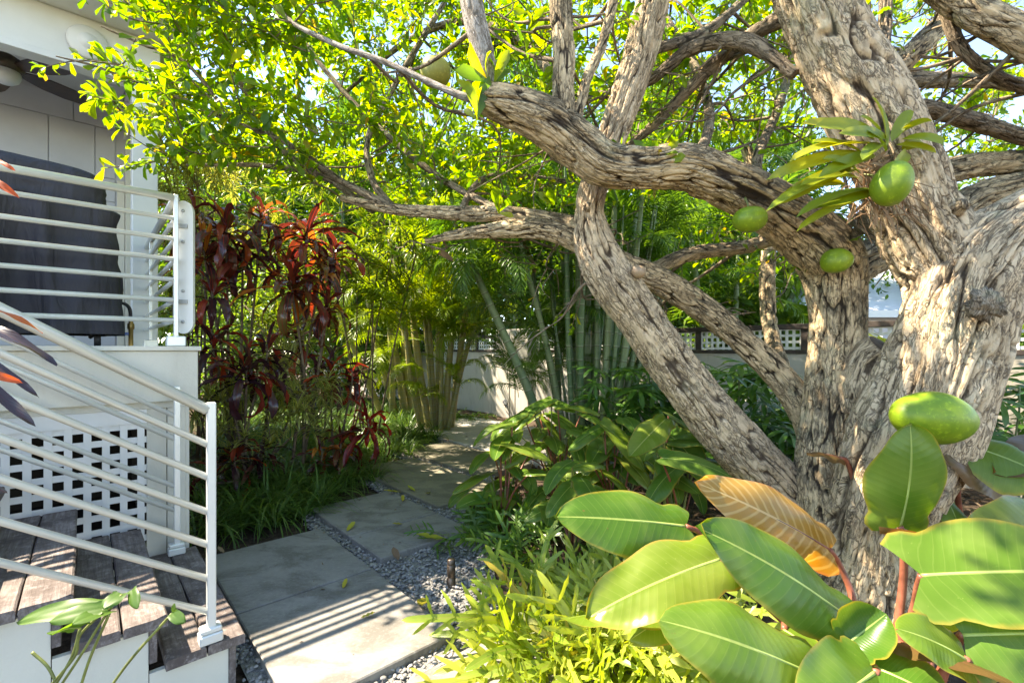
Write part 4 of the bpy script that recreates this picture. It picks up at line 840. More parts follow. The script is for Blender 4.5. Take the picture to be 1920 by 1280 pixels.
# ---- big philodendrons in the foreground
PH = prof_pow(.42, .62)
def ph_prof(t): return np.where(t < .06, .35+.5*t/.06, PH(t)*1.0)
def bigleaf(plant, mat, b, t, wid, up, sag=.35, droop=.5, stalk=None, smat='petiole', wave=.014, fold=.15, lobes=.10, srad=.009, label=None):
    p0, p1 = W(*b), W(*t); d = p1-p0; L = np.linalg.norm(d); nl, nw = 26, 12
    V, Q, A = blade(1., wid/L, lambda q: np.where(q < .12, np.interp(q, [0, .05, .12], [.62, .9, PH(np.array([.12]))[0]]), PH(q)), nl, nw, fold, droop, wave, 2.2, ru(0, 6), ru(-.15, .15), sag)
    e = V[nl*(nw+1)+nw//2]; ang = math.atan2(e[2], e[1]); ln = math.hypot(e[1], e[2]); c, s_ = math.cos(-ang), math.sin(-ang)
    V = np.stack([V[:, 0], (V[:, 1]*c-V[:, 2]*s_)/ln, (V[:, 1]*s_+V[:, 2]*c)/ln], -1)
    S, Tt = A[:, 0], A[:, 1]; k = np.clip(1-Tt/.14, 0, 1)*np.abs(S); V[:, 1] -= lobes*k          # heart lobes behind the stalk
    V[:, 2] += (.006 if mat == 'philo_gold' else .003 if mat == 'philo_brown' else .0007)*np.sin((Tt*17-np.abs(S)*2.2)*6.283)*np.abs(S)**.6*(1-np.abs(S)**4)
    V[:, 2] += .07*(vn(V*3.2+b[0]*.37)-.5)*np.abs(S); V[:, 2] += .30*np.clip(np.abs(S)-.55, 0, 1)**1.6*np.sin(Tt*3.1+b[0])*wid/L; V[:, 0] *= 1+.05*np.sin(Tt*9+b[0])*np.abs(S)
    A = A.copy(); x, y, z = frames(d[None], np.asarray(up, float)); m = MB(); m.inst((V, Q, A), p0[None], x, y, z, L, [random.random()])
    o = obj('leaf', m, M[mat], plant)
    if label: o['label'] = label
    m = MB(); rb = srad*.42; up_ = z[0]
    q = [p0+d*f - up_*(.0035+.002*(1-f)) for f in (0, .2, .45, .7, .9)]
    # midrib follows the blade
    idx = [int(f*nl)*(nw+1)+nw//2 for f in (0, .2, .45, .7, .92)]; WV = m_w = p0+L*(V[idx][:, 0:1]*x+V[idx][:, 1:2]*y+V[idx][:, 2:3]*z)
    m.tube(WV-up_*.003, [rb*1.7, rb*1.3, rb, rb*.7, rb*.3], 8, 20); obj('midrib', m, M['petiole' if mat in ('philo_gold', 'philo_brown') else 'midrib'], o)
    if stalk:
        m = MB(); P = [p0]+[W(*s_) for s_ in stalk]; m.tube(P, np.linspace(srad, srad*1.7, len(P)), 12, 24); obj('stalk', m, M[smat], plant)
    return o
U = (0, 0, 1.)
pa = thing('philodendron', 'large foreground philodendron with glossy yellow green leaves and one golden leaf', 'philodendron', G(1560, 1330))
bigleaf(pa, 'philo', (1286, 986, 1.68), (1041, 968, 1.60), .250, (-.15, -.75, .65), .3, .3, [(1330, 1010, 1.72), (1450, 1120, 1.72), (1540, 1230, 1.7)])
bigleaf(pa, 'philo_sun', (1350, 1048, 1.46), (1098, 1160, 1.40), .225, (-.1, -.7, .75), .25, .75, [(1370, 1075, 1.47), (1440, 1135, 1.5), (1530, 1220, 1.5)])
bigleaf(pa, 'philo', (1256, 1150, 1.52), (1040, 1166, 1.46), .17, (.1, .35, .9), .6, .35, [(1300, 1165, 1.53), (1400, 1215, 1.55), (1500, 1270, 1.55)])
bigleaf(pa, 'philo_gold', (1556, 1030, 1.80), (1302, 903, 1.66), .235, (.35, -.85, .4), .2, .35, [(1575, 1060, 1.82), (1600, 1130, 1.78), (1600, 1240, 1.7)], label='golden orange leaf with a pink midrib')
bigleaf(pa, 'philo', (1600, 1166, 1.36), (1302, 986, 1.34), .235, (.15, -.78, .7), .3, .45, [(1612, 1185, 1.38), (1625, 1230, 1.42), (1620, 1290, 1.45)])
bigleaf(pa, 'philo', (1530, 1268, 1.2), (1238, 1162, 1.16), .235, (.1, -.72, .75), .3, .5, [(1545, 1285, 1.22), (1570, 1320, 1.3)])
bigleaf(pa, 'philo', (1470, 1180, 1.42), (1545, 1240, 1.3), .10, (.3, -.8, .6), .2, .5, [(1480, 1170, 1.46), (1540, 1230, 1.5)])
bigleaf(pa, 'philo', (1640, 1260, 1.22), (1500, 1345, 1.08), .22, (-.1, -.75, .7), .3, .6, [(1650, 1262, 1.25), (1660, 1300, 1.35)])
bigleaf(pa, 'philo', (1590, 1205, 1.30), (1662, 1150, 1.30), .14, (-.4, -.75, .5), -.5, -.3, [(1590, 1240, 1.32), (1590, 1300, 1.35)])
bigleaf(pa, 'philo', (1640, 1250, 1.24), (1790, 1330, 1.12), .22, (.3, -.7, .7), .3, .5, [(1640, 1275, 1.28), (1640, 1330, 1.3)])
bigleaf(pa, 'philo_sun', (1320, 1125, 1.6), (1180, 1200, 1.56), .16, (-.1, -.5, .85), .3, .5, [(1360, 1150, 1.6), (1480, 1240, 1.6)])
pb = thing('philodendron', 'philodendron at the right edge with an upright broad leaf and red stalks', 'philodendron', G(1760, 1330))
bigleaf(pb, 'philo', (1688, 986, 1.60), (1706, 792, 1.56), .245, (-.12, -.98, .25), .22, .5, [(1692, 1010, 1.62), (1694, 1080, 1.64), (1680, 1200, 1.62), (1670, 1300, 1.55)])
bigleaf(pb, 'philo', (1728, 1078, 1.34), (2075, 1075, 1.24), .30, (.05, -.66, .75), .25, .35, [(1722, 1100, 1.36), (1712, 1150, 1.40), (1680, 1230, 1.42), (1665, 1300, 1.4)], lobes=.16)
bigleaf(pb, 'philo_brown', (1960, 980, 1.5), (1650, 1000, 1.46), .16, (.0, .25, .95), .6, -.25, [(1990, 1020, 1.5), (2000, 1150, 1.5)])
bigleaf(pb, 'philo_sun', (1990, 985, 1.7), (1800, 1000, 1.62), .22, (-.2, -.8, .5), .3, .9, [(2010, 1060, 1.7), (1990, 1250, 1.6)])
bigleaf(pb, 'philo', (1806, 1190, 1.26), (2060, 1190, 1.16), .27, (.1, -.75, .65), .25, .5, [(1800, 1195, 1.28), (1775, 1240, 1.3), (1750, 1310, 1.32)])
bigleaf(pb, 'philo', (1810, 1235, 1.22), (1684, 1178, 1.22), .16, (.3, -.6, .7), .3, .5, [(1820, 1250, 1.24), (1830, 1320, 1.3)])
bigleaf(pb, 'philo_brown', (1690, 1205, 1.3), (1910, 1290, 1.12), .16, (.1, .2, .95), .4, .4, [(1690, 1230, 1.32), (1690, 1300, 1.34)])
bigleaf(pb, 'philo_sun', (1745, 1160, 1.62), (1770, 1140, 1.42), .12, (0, -.5, .85), .4, .9, [(1744, 1180, 1.64), (1740, 1280, 1.6)])
pc = thing('philodendron', 'shaded philodendron with bronze leaves behind the right trunk foot', 'philodendron', G(1850, 1010))
bigleaf(pc, 'philo', (1800, 830, 2.35), (1985, 905, 2.15), .36, (.3, -.75, .5), .3, .4, [(1795, 860, 2.4), (1800, 960, 2.45), (1830, 1010, 2.5)])
bigleaf(pc, 'philo_brown', (1880, 925, 2.3), (1775, 850, 2.25), .20, (.5, -.7, .3), .4, .3, [(1890, 950, 2.35), (1880, 1010, 2.45)])
bigleaf(pc, 'philo_brown', (1990, 830, 2.4), (1860, 890, 2.2), .22, (-.2, -.7, .5), .3, .5, [(1990, 900, 2.4), (1950, 1010, 2.45)])
bigleaf(pc, 'philo', (1770, 930, 2.4), (1800, 1010, 2.25), .18, (.1, -.8, .5), .3, .6, [(1780, 930, 2.45), (1800, 1000, 2.5)])
bigleaf(pc, 'philo', (1850, 960, 2.3), (1930, 1000, 2.1), .2, (.1, -.8, .5), .3, .6, [(1850, 980, 2.35), (1850, 1020, 2.4)])
bigleaf(pc, 'philo_brown', (1575, 858, 2.5), (1512, 852, 2.4), .09, (0, -.4, .9), .4, .4, [(1590, 870, 2.52), (1620, 960, 2.5)])
# ---- philodendrons between the path and the leaning trunk
def midleaf(plant, px, py, Y, L, head, mat='philo', pitch=.3, wd=.42, base=None):
    p1 = W(px, py, Y); d = np.array([math.sin(head)*math.cos(pitch), -math.cos(head)*math.cos(pitch), -math.sin(pitch)])*L; p0 = p1-d*.5
    b = (CX+p0[0]/p0[1]*F_PX, HY-(p0[2]-CAM_H)/p0[1]*F_PX, p0[1]); p2 = p0+d; t = (CX+p2[0]/p2[1]*F_PX, HY-(p2[2]-CAM_H)/p2[1]*F_PX, p2[1])
    up = unit(np.array([ru(-.35, .35), ru(-.5, .1), 1.]))
    base = base if base is not None else np.array(plant.location)+[ru(-.06, .06), ru(-.06, .06), 0]
    V_, nl = None, None
    o = bigleaf(plant, mat, b, t, L*wd, up, ru(.15, .45), ru(.3, .9), None, 'petiole_green', .004, ru(.1, .45), .08, .006)
    m = MB(); mid = (p0+base)*.5+np.array([ru(-.04, .04), ru(-.02, .06), .08]); m.tube([p0, mid, base], [.006, .007, .011], 8, 12); obj('stalk', m, M['petiole' if random.random() < .5 else 'petiole_green'], plant)
MIDS = [((940, 905), 'philodendron with leaves drooping over the slab edge, leftmost of the middle bed', 3.75, [(885, 905, -.9, .42), (905, 868, -.5, .46), (962, 880, .3, .42), (985, 850, .9, .44), (938, 840, -.3, .42), (893, 940, -1.1, .36), (990, 905, .5, .34), (1000, 945, -.8, .36), (955, 935, .0, .34), (925, 960, -.7, .30), (1030, 900, 1.2, .34), (925, 815, -1.2, .38), (970, 818, .2, .36)]),
        ((1050, 860), 'philodendron with pale sunlit top leaves beside the palm canes', 4.5, [(1005, 770, -1.3, .40), (1045, 765, .6, .46), (980, 790, -.6, .4), (1060, 800, 1.0, .48), (1010, 815, -.2, .42), (1085, 770, 1.4, .4), (1040, 835, .3, .42), (1000, 850, -1., .36), (1110, 820, 1.1, .42), (950, 800, -1.2, .4), (1080, 850, .2, .4)]),
        ((1160, 900), 'philodendron with broad dark leaves in front of the lady palm', 3.6, [(1120, 850, -.5, .46), (1165, 835, .5, .5), (1210, 850, 1.0, .44), (1130, 890, -1.1, .4), (1190, 885, .2, .44), (1240, 835, 1.3, .42), (1100, 820, -1.1, .4), (1150, 905, .6, .38), (1225, 880, .8, .4), (1085, 880, -.9, .36), (1180, 800, .1, .42)]),
        ((1270, 900), 'philodendron with one white sunlit leaf before the leaning trunk foot', 3.0, [(1280, 850, .3, .52), (1310, 880, 1.1, .42), (1250, 880, -.5, .4), (1245, 912, -1.0, .4), (1320, 845, 1.2, .40), (1215, 820, -.7, .44), (1300, 810, .9, .4), (1275, 905, .3, .34)]),
        ((1080, 960), 'philodendron leaning low over the dark ferns', 3.1, [(1060, 930, -1.0, .42), (1105, 925, .3, .38), (1050, 895, -.4, .4), (1140, 935, 1.1, .36), (1020, 960, -1.2, .32), (1090, 960, .1, .32), (1160, 960, .9, .34)])]
for (bp, lab, Y, lv) in MIDS:
    root = np.array([(bp[0]-CX)/F_PX*Y, Y+.1, -.05]); p = thing('philodendron', lab, 'philodendron', root)
    for (x, y, hd, L) in lv: midleaf(p, x, y, Y+ru(-.35, .2), L, hd+ru(-.25, .25), random.choice(('philo', 'philo', 'philo', 'philo', 'philo_sun', 'philo')), ru(.05, .65), ru(.36, .48))
    for (x, y, hd, L) in lv: midleaf(p, x+ru(-35, 35), y+ru(15, 50), Y+ru(.0, .4), L*ru(.7, .9), hd+ru(-.9, .9), 'philo', ru(.1, .8), ru(.34, .46))
# seedling philodendron by the steps
ps = thing('seedling_plant', 'small pale green plant with arrow leaves in front of the stair side', 'plant', np.array([-1.12, 1.22, -.05]))
for (b, t, w_, up) in (((200, 1135, 1.22), (30, 1166, 1.18), .055, (-.1, -.5, .8)), ((190, 1140, 1.2), (92, 1165, 1.16), .045, (.1, -.6, .7)), ((150, 1175, 1.2), (98, 1190, 1.1), .06, (0, -.6, .7)), ((208, 1145, 1.22), (135, 1170, 1.14), .05, (0, -.4, .8)), ((228, 1112, 1.23), (195, 1140, 1.18), .05, (0, -.8, .5)), ((248, 1105, 1.24), (258, 1140, 1.2), .03, (0, -.8, .5)), ((322, 1148, 1.22), (346, 1166, 1.2), .03, (0, -.8, .5)), ((325, 1150, 1.22), (328, 1130, 1.22), .015, (0, -.8, .5))):
    bigleaf(ps, 'hedge_leaf', b, t, w_, up, .2, .5, None, 'petiole_green', .002, .2, .05, .003)
m = MB()
for pts in ([(200, 1140), (150, 1190), (140, 1230), (90, 1290)], [(150, 1178), (135, 1230), (100, 1290)], [(228, 1115), (200, 1150), (150, 1230), (110, 1290)], [(322, 1150), (250, 1230), (205, 1290)], [(60, 1222), (90, 1250), (110, 1290)], [(205, 1150), (170, 1230), (150, 1290)]):
    m.tube([W(x, y, 1.22) for x, y in pts], [.0035]*len(pts), 8, 24)
obj('stem', m, M['petiole_green'], ps)
# ---- ferns
LOBE = prof_pow(.5, .55)
def fern_frond(nl, L, seed):
    rs = np.random.default_rng(seed); m = MB(); n = nl; t = np.linspace(.30, .93, n); rach = lambda q: np.array([.03*math.sin(q*3+seed), q*L, -.35*L*q*q+.25*L*q])
    for k, q in enumerate(t):
        for s_ in (-1, 1):
            ln = L*.52*(1-.5*q)*rs.uniform(.8, 1.1); d = unit(np.array([s_*.85, .75, rs.uniform(-.15, .25)])); x, y, z = frames(d[None], np.array([0, 0, 1.])); p = rach(q)
            m.inst(blade(ln, ln*.15, LOBE, 6, 2, .15, rs.uniform(-.2, .8), .003, 2.5, rs.uniform(0, 6)), p[None], x, y, z, 1., [rs.random()*.12])
    d = unit(rach(1)-rach(.9)); x, y, z = frames(d[None], np.array([0, 0, 1.])); m.inst(blade(L*.36, L*.07, LOBE, 6, 2, .15, .4, .003, 2.5, 1), rach(.9)[None], x, y, z, 1., [.05])
    qs = np.linspace(0, 1, 9); c = np.array([rach(q) for q in qs]); w_ = np.where(qs > .3, .0115, .0022)
    V = np.concatenate([c-np.array([1, 0, 0])*w_[:, None], c+np.array([0, 0, -.001]), c+np.array([1, 0, 0])*w_[:, None]]); Q = []
    for i in range(8):
        for j in (0, 1): Q.append((j*9+i, (j+1)*9+i, (j+1)*9+i+1, j*9+i+1))
    m.add(V, Q, None, np.stack([np.repeat([-.5, 0, .5], 9), np.tile(qs, 3), np.ones(27)], -1), .05)
    return m.data('fern_frond')
FR = {}
for mt in ('fern', 'fern_dark'):
    FR[mt] = []
    for k in range(7):
        me = fern_frond(3+k % 3, .30, k+3); me.materials.append(M[mt]); FR[mt].append(me)
def fern(px, py, r, n, mt, label, h=(.34, .66)):
    c = G(px, py); f = thing('fern', label, 'fern', c, 'ferns along the path')
    for k in range(n):
        a = ru(0, 6.283); rr = r*math.sqrt(random.random()); p = c+np.array([math.cos(a)*rr, math.sin(a)*rr*.9, 0]); d = unit(np.array([math.cos(a)*ru(.1, .8)+ru(-.4, .4), math.sin(a)*.7-ru(.0, .6), ru(.05, .75)]))
        p[2] = -.03+ru(0, .05); x, y, z = frames(d[None], unit(np.array([ru(-.6, .6), -.6, .7]))); inst_obj('frond', random.choice(FR[mt]), f, p, x[0], y[0], z[0], ru(*h)/.42)
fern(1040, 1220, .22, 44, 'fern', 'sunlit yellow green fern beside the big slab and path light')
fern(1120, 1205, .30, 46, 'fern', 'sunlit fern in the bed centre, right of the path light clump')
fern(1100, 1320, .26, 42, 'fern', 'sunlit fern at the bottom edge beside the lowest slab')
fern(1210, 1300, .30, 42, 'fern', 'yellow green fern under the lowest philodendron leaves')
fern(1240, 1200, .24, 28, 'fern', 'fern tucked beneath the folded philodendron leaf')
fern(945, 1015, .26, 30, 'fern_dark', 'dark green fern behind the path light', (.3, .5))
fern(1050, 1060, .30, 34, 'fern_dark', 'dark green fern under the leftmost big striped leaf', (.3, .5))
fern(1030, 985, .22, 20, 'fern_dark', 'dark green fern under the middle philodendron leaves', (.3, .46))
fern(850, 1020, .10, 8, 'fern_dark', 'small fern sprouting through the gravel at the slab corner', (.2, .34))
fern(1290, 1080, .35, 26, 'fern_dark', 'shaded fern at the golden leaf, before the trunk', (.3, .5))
fern(1420, 1230, .25, 22, 'fern', 'bright fern low between the red stalks', (.25, .4))
# ---- grass
def grass(areas, n):
    m = MB(); P = []; D = []
    bl = [blade(1., .028, prof_pow(.2, .8), 6, 1, 0, dd) for dd in (1.2, 1.8, 2.3)]
    tuft = []
    for (px, py, ru_, rv) in areas:
        c = G(px, py); tuft += [c+np.array([RNG.normal()*ru_*.5, RNG.normal()*rv*.5, 0]) for _ in range(max(3, int(15*ru_*rv/.16)))]
    for t in tuft:
        uu_, vv_ = .7387*t[0]+.674*t[1], -.674*t[0]+.7387*t[1]
        if in_slab(np.array([uu_]), np.array([vv_]), -.02)[0] and RNG.random() < .6: continue
        for _ in range(n): a = RNG.random()*6.283; P.append(t+np.array([math.cos(a)*.03, math.sin(a)*.03, 0])*RNG.random()); k = RNG.uniform(.15, 1.3); D.append([math.cos(a)*k, math.sin(a)*k, 1.])
    P = np.array(P); X, Yv, Z = frames(np.array(D), np.array([0, 0, 1.]))
    for k in range(3): m.inst(bl[k], P[k::3], X[k::3], Yv[k::3], Z[k::3], RNG.uniform(.32, .64, len(P[k::3])))
    return obj('grass', m, M['grass'])
kind(grass([(440, 990, .3, .3), (520, 960, .45, .35), (600, 915, .45, .35), (690, 890, .35, .35), (560, 890, .5, .4), (470, 910, .4, .4), (720, 850, .4, .4), (650, 850, .6, .5), (770, 825, .35, .4), (600, 840, .8, .6), (430, 900, .4, .4), (520, 830, .8, .6), (420, 840, .5, .6), (690, 805, .8, .7), (760, 790, .5, .6), (390, 960, .12, .3), (560, 800, .9, .8), (450, 800, .6, .7), (700, 775, .8, .9)], 34), 'stuff', 'dark green tufted strap grass edging the path', 'grass')
# ---- crotons
CB = [blade(1., wd, prof_pow(.55, .45), 10, 4, fo, dr, wv, 3., p, tw_) for p, (wd, fo, dr, wv, tw_) in enumerate([(.15, .3, 1.2, .02, .5), (.17, .2, 1.9, .025, -.6), (.13, .35, .6, .015, .3), (.16, .25, 2.4, .025, .8), (.15, .2, 2.8, .02, -.5)])]
def rosette(parent, c, n, L, mat, tilt=(0, 0, 1), low=.0):
    n = int(n*.85); L = L*1.12
    m = MB(); P = []; D = []; S = []
    for k in range(n):
        f = k/n; a = k*2.4+ru(-.4, .4); el = 1.4-1.75*f+ru(-.3, .3)-low; P.append(c+np.array([ru(-.03, .03), ru(-.03, .03), -.28*f*L])); D.append([math.cos(a)*math.cos(el), math.sin(a)*math.cos(el), math.sin(el)]); S.append(L*ru(.75, 1.1)*(.65+.5*f if f < .6 else .95))
    P = np.array(P); X, Yv, Z = frames(np.array(D), np.array([.03, .02, 1.]))
    for k in range(len(CB)): m.inst(CB[(k+n) % len(CB)], P[k::5], X[k::5], Yv[k::5], Z[k::5], np.array(S)[k::5])
    return obj('foliage', m, M[mat], parent)
def croton(label, root, heads, mat, group='crotons beside the deck'):
    p = thing('croton', label, 'croton', root, group)
    for (x, y, Y, n, L, mt) in heads:
        c = W(x, y, Y); m = MB(); b = np.array(root)+[ru(-.08, .08), ru(-.08, .08), 0]; mid = (b+c)/2+np.array([ru(-.07, .07), ru(-.07, .07), 0]); m.tube([b, mid, c-[0, 0, .12], c+[0, 0, .03]], [.018, .014, .011, .008], 10, 24); obj('stem', m, M['stem'], p)
        rosette(p, c, n, L, mt or mat)
croton('tallest croton with dark red and orange crown next to the rounded white board', W(440, 860, 5.25)*[1, 1, 0]-[0, 0, .05], [(425, 425, 5.12, 34, 0.57, None), (385, 470, 5.00, 26, 0.48, None), (455, 480, 5.25, 30, 0.53, 'cordy_dark'), (400, 545, 4.88, 22, 0.46, 'cordy_dark'), (365, 400, 5.2, 22, .5, None), (490, 395, 5.4, 22, .5, None)], 'cordy')
croton('croton with orange red arching leaves in the middle of the group', W(560, 880, 5.37)*[1, 1, 0]-[0, 0, .05], [(575, 432, 5.37, 32, 0.57, None), (548, 525, 5.12, 36, 0.57, None), (600, 500, 5.37, 28, 0.53, None), (625, 470, 5.61, 22, 0.51, 'cordy_dark'), (610, 575, 5.2, 18, .46, None)], 'cordy')
croton('dark purple croton with arching crown level with the deck edge', W(465, 900, 4.88)*[1, 1, 0]-[0, 0, .05], [(462, 690, 4.76, 36, 0.51, None), (400, 640, 4.88, 24, 0.46, None), (500, 650, 5.00, 20, 0.44, None)], 'cordy_dark')
croton('purple croton with drooping leaves over the path side', W(620, 860, 5.73)*[1, 1, 0]-[0, 0, .05], [(620, 690, 5.49, 32, 0.51, None), (560, 640, 5.49, 22, 0.46, None), (660, 700, 5.61, 16, 0.39, None)], 'cordy_dark')
croton('low croton with bright scarlet leaves beside the path grass', W(655, 900, 5.49)*[1, 1, 0]-[0, 0, .05], [(690, 790, 5.37, 24, 0.46, 'cordy_red'), (640, 830, 5.31, 24, 0.46, None), (605, 850, 5.25, 14, 0.39, None)], 'cordy')
croton('low black purple croton at the foot of the group behind the stair post', W(450, 930, 4.76)*[1, 1, 0]-[0, 0, .05], [(440, 850, 4.64, 26, 0.41, None), (490, 840, 4.88, 20, 0.39, None), (400, 880, 4.51, 14, 0.34, 'cordy')], 'cordy_dark')
# foreground croton just left of the frame
fc = thing('croton', 'orange and dark leaved croton reaching in at the left frame edge', 'croton', np.array([-1.75, 1.05, -.05]))
for (b, t, w_, mt, up) in (((-90, 570, 1.15), (98, 592, 1.15), 13, 'cordy_orange', (0, -.25, 1)), ((-100, 590, 1.2), (106, 655, 1.15), 22, 'cordy_black', (.1, -.5, .8)), ((-60, 655, 1.12), (70, 740, 1.1), 14, 'cordy_black', (.3, -.6, .6)), ((-70, 690, 1.1), (26, 716, 1.08), 16, 'cordy_orange', (0, -.8, .5)), ((-60, 690, 1.1), (58, 805, 1.08), 20, 'cordy_black', (.6, -.7, .3)), ((-60, 320, 1.2), (22, 354, 1.16), 16, 'cordy_orange', (.2, -.7, .6)), ((-50, 290, 1.2), (14, 302, 1.16), 11, 'cordy_orange', (.2, -.7, .6)), ((-40, 905, 1.1), (12, 925, 1.1), 10, 'cordy_dark', (.2, -.7, .6))):
    p0, p1 = W(*b), W(*t); d = p1-p0; L = np.linalg.norm(d); V, Q, A = blade(1., w_/F_PX*b[2]/L*1.15, prof_pow(.5, .5), 14, 4, .25, .7, .012, 2.5, ru(0, 6), ru(-.4, .4))
    x, y, z = frames(d[None]+np.array([0, 0, .1*L]), np.array(up)); m = MB(); m.inst((V, Q, A), p0[None], x, y, z, L*.9, [random.random()]); obj('leaf', m, M[mt], fc)
m = MB(); m.tube([W(-90, 570, 1.15), W(-130, 800, 1.12), np.array([-1.75, 1.05, -.05])], [.012, .015, .02], 10, 20); obj('stem', m, M['stem'], fc)
m = MB(); m.tube([W(-55, 300, 1.2), W(-110, 430, 1.18), W(-120, 700, 1.15)], [.010, .012, .014], 10, 20); obj('stem', m, M['stem'], fc)
# ---- striped dracaenas
DB = [blade(1., .10, prof_pow(.35, .65), 5, 2, .35, dr) for dr in (.4, .8, 1.3)]
def dracaena(label, root, heads, mat='dracaena', L=.24, group='striped dracaenas'):
    p = thing('dracaena', label, 'dracaena', root, group); root = np.array(root); st_ = MB(); fo = MB()
    for (x, y, Y, spread, n) in heads:
        c0 = W(x, y, Y)
        st_.tube([root+[ru(-.2, .2), ru(-.15, .15), 0], (root+c0)/2+[ru(-.1, .1), 0, .05], c0-[0, 0, .1]], [.014, .011, .008], 8, 16)
        for _ in range(n):
            c = c0+RNG.normal(size=3)*spread*np.array([1, .8, 1.]); st_.tube([c0-[0, 0, .15], (c0+c)/2+[0, 0, -.03], c], [.006, .005, .004], 6, 6, caps=False)
            q = 26; a = RNG.random(q)*6.283; el = RNG.uniform(-.5, 1.3, q); D = np.stack([np.cos(a)*np.cos(el), np.sin(a)*np.cos(el), np.sin(el)], -1); P = c+np.stack([0*a, 0*a, (el-1.2)*.05], -1); X, Yv, Z = frames(D, np.array([.02, .01, 1.]))
            for k in range(3): fo.inst(DB[k], P[k::3], X[k::3], Yv[k::3], Z[k::3], L*RNG.uniform(.7, 1.1, len(P[k::3])))
    obj('stem', st_, M['stem'], p); obj('foliage', fo, M[mat], p)
dracaena('tall striped dracaena filling the corner behind the white board and column', W(380, 790, 6.2)*[1, 1, 0]-[0, 0, .05], [(322, 290, 6.1, .16, 10), (335, 380, 6.0, .2, 15), (370, 330, 6.2, .24, 16), (410, 300, 6.4, .26, 15), (340, 470, 6.0, .17, 12), (325, 570, 6.0, .15, 10), (390, 430, 6.3, .25, 13), (440, 320, 7.6, .3, 14), (360, 520, 6.1, .2, 9)])
dracaena('low striped dracaena under the crotons behind the stair post', W(480, 830, 5.2)*[1, 1, 0]-[0, 0, .05], [(400, 745, 4.9, .18, 10), (500, 750, 5.1, .2, 10), (560, 720, 5.2, .2, 10), (450, 790, 4.9, .2, 9), (600, 760, 5.3, .18, 8), (540, 660, 5.4, .2, 9)])
dracaena('airy narrow leaved dracaena with bent bare stems left of the yellow palms', W(680, 800, 7.)*[1, 1, 0]-[0, 0, .05], [(690, 470, 6.2, .25, 6), (740, 450, 6.3, .2, 5), (780, 460, 6.4, .2, 5), (670, 530, 6.4, .25, 5), (640, 420, 6.5, .28, 6), (720, 400, 6.6, .28, 6), (600, 430, 6.6, .25, 6)], 'spider', .30, None)
dracaena('narrow leaved dracaena between the crotons and the far wall', W(590, 800, 7.2)*[1, 1, 0]-[0, 0, .05], [(520, 480, 7.8, .3, 8), (560, 580, 7.8, .3, 9), (620, 600, 7.8, .3, 9), (500, 600, 7.6, .3, 9), (460, 560, 7.6, .25, 7), (540, 400, 8., .3, 8)], 'spider', .30, None)
# ---- palms
def frond_mesh(L, n, ll, lw, arch, vee, seed, mat):
    rs = np.random.default_rng(seed); m = MB(); K = 40; q = np.linspace(0, 1, K); ang = .25-arch*q**1.4; dl = L/(K-1)
    c = np.stack([.04*np.sin(q*2+seed), np.cumsum(np.cos(ang))*dl, np.cumsum(np.sin(ang))*dl], -1); c -= c[0]
    T = unit(np.gradient(c, axis=0)); m.tube(c[::3], np.linspace(.011, .002, len(c[::3])), 5, caps=False, B=.9)
    tt = np.linspace(.14, .985, n); P = []; D = []; U_ = []; S = []
    for t in tt:
        i = t*(K-1); p = np.array([np.interp(i, range(K), c[:, k]) for k in range(3)]); d = T[int(i)]; nrm = unit(np.cross(np.array([1, 0, 0]), d))
        for s_ in (-1, 1):
            f = .9-.55*t; e = unit(np.array([s_*f, 0, 0])+d*(.45+.5*t)+nrm*(vee+rs.uniform(-.12, .12))); P.append(p); D.append(e); U_.append(nrm+rs.normal(size=3)*.1); S.append(ll*(math.sin(math.pi*(.16+.8*t))**.7)*rs.uniform(.85, 1.1))
    P = np.array(P); X, Yv, Z = frames(np.array(D), unit(np.array(U_)))
    for k, dr in enumerate((.7, 1.2, 1.7)): m.inst(blade(1., lw, prof_pow(.3, .6), 5, 2, .3, dr), P[k::3], X[k::3], Yv[k::3], Z[k::3], np.array(S)[k::3], rs.random(len(P[k::3]))*.25)
    me = m.data('palm_frond'); me.materials.append(M[mat]); return me
PF = {mt: [frond_mesh(1.7, 42, .44, .068, ar, ve, k, mt) for k, (ar, ve) in enumerate(((1.0, .35), (1.6, .3), (2.1, .2), (1.3, .5)))] for mt in ('palm', 'palm_dark')}
def palm(label, root, canes, fr, mat, cane_mat, rad, cname='palm', group=None, zc=None):
    p = thing(cname, label, 'palm', root, group); root = np.array(root)
    for (bx, by, tx, ty, Y, w) in canes:
        b0 = W(bx, by, Y); b0[2] = -.06; t = W(tx, ty, Y+ru(-.3, .3)); mid = (b0+t)/2+np.array([ru(-.06, .06), ru(-.05, .05), 0]); m = MB(); r = w/2/F_PX*Y*ru(.75, 1.1); e = t+(t-mid)*ru(.5, 1.1)+np.array([0, 0, ru(0, .3)]); m.tube([b0, mid, t, e], [r*1.12, r, r*.85, r*.25], 14, 50); obj('cane', m, M[cane_mat], p)
    for (x, y, Y, az, el, s_) in fr:
        d = np.array([math.cos(el)*math.cos(az), math.cos(el)*math.sin(az), math.sin(el)]); X, Yv, Z = frames(d[None], np.array([.01, .02, 1.]) if abs(el) < 1.3 else np.array([0, -1., .2])); inst_obj('frond', random.choice(PF[mat]), p, W(x, y, Y), X[0], Yv[0], Z[0], s_)
def crown(cx, cy, Y, n, s0, s1, el=(-.1, 1.3)):
    return [(cx+ru(-14, 14), cy+ru(-25, 25), Y+ru(-.1, .1), 2.4*k+ru(-.3, .3), ru(*el), ru(s0, s1)) for k in range(n)]
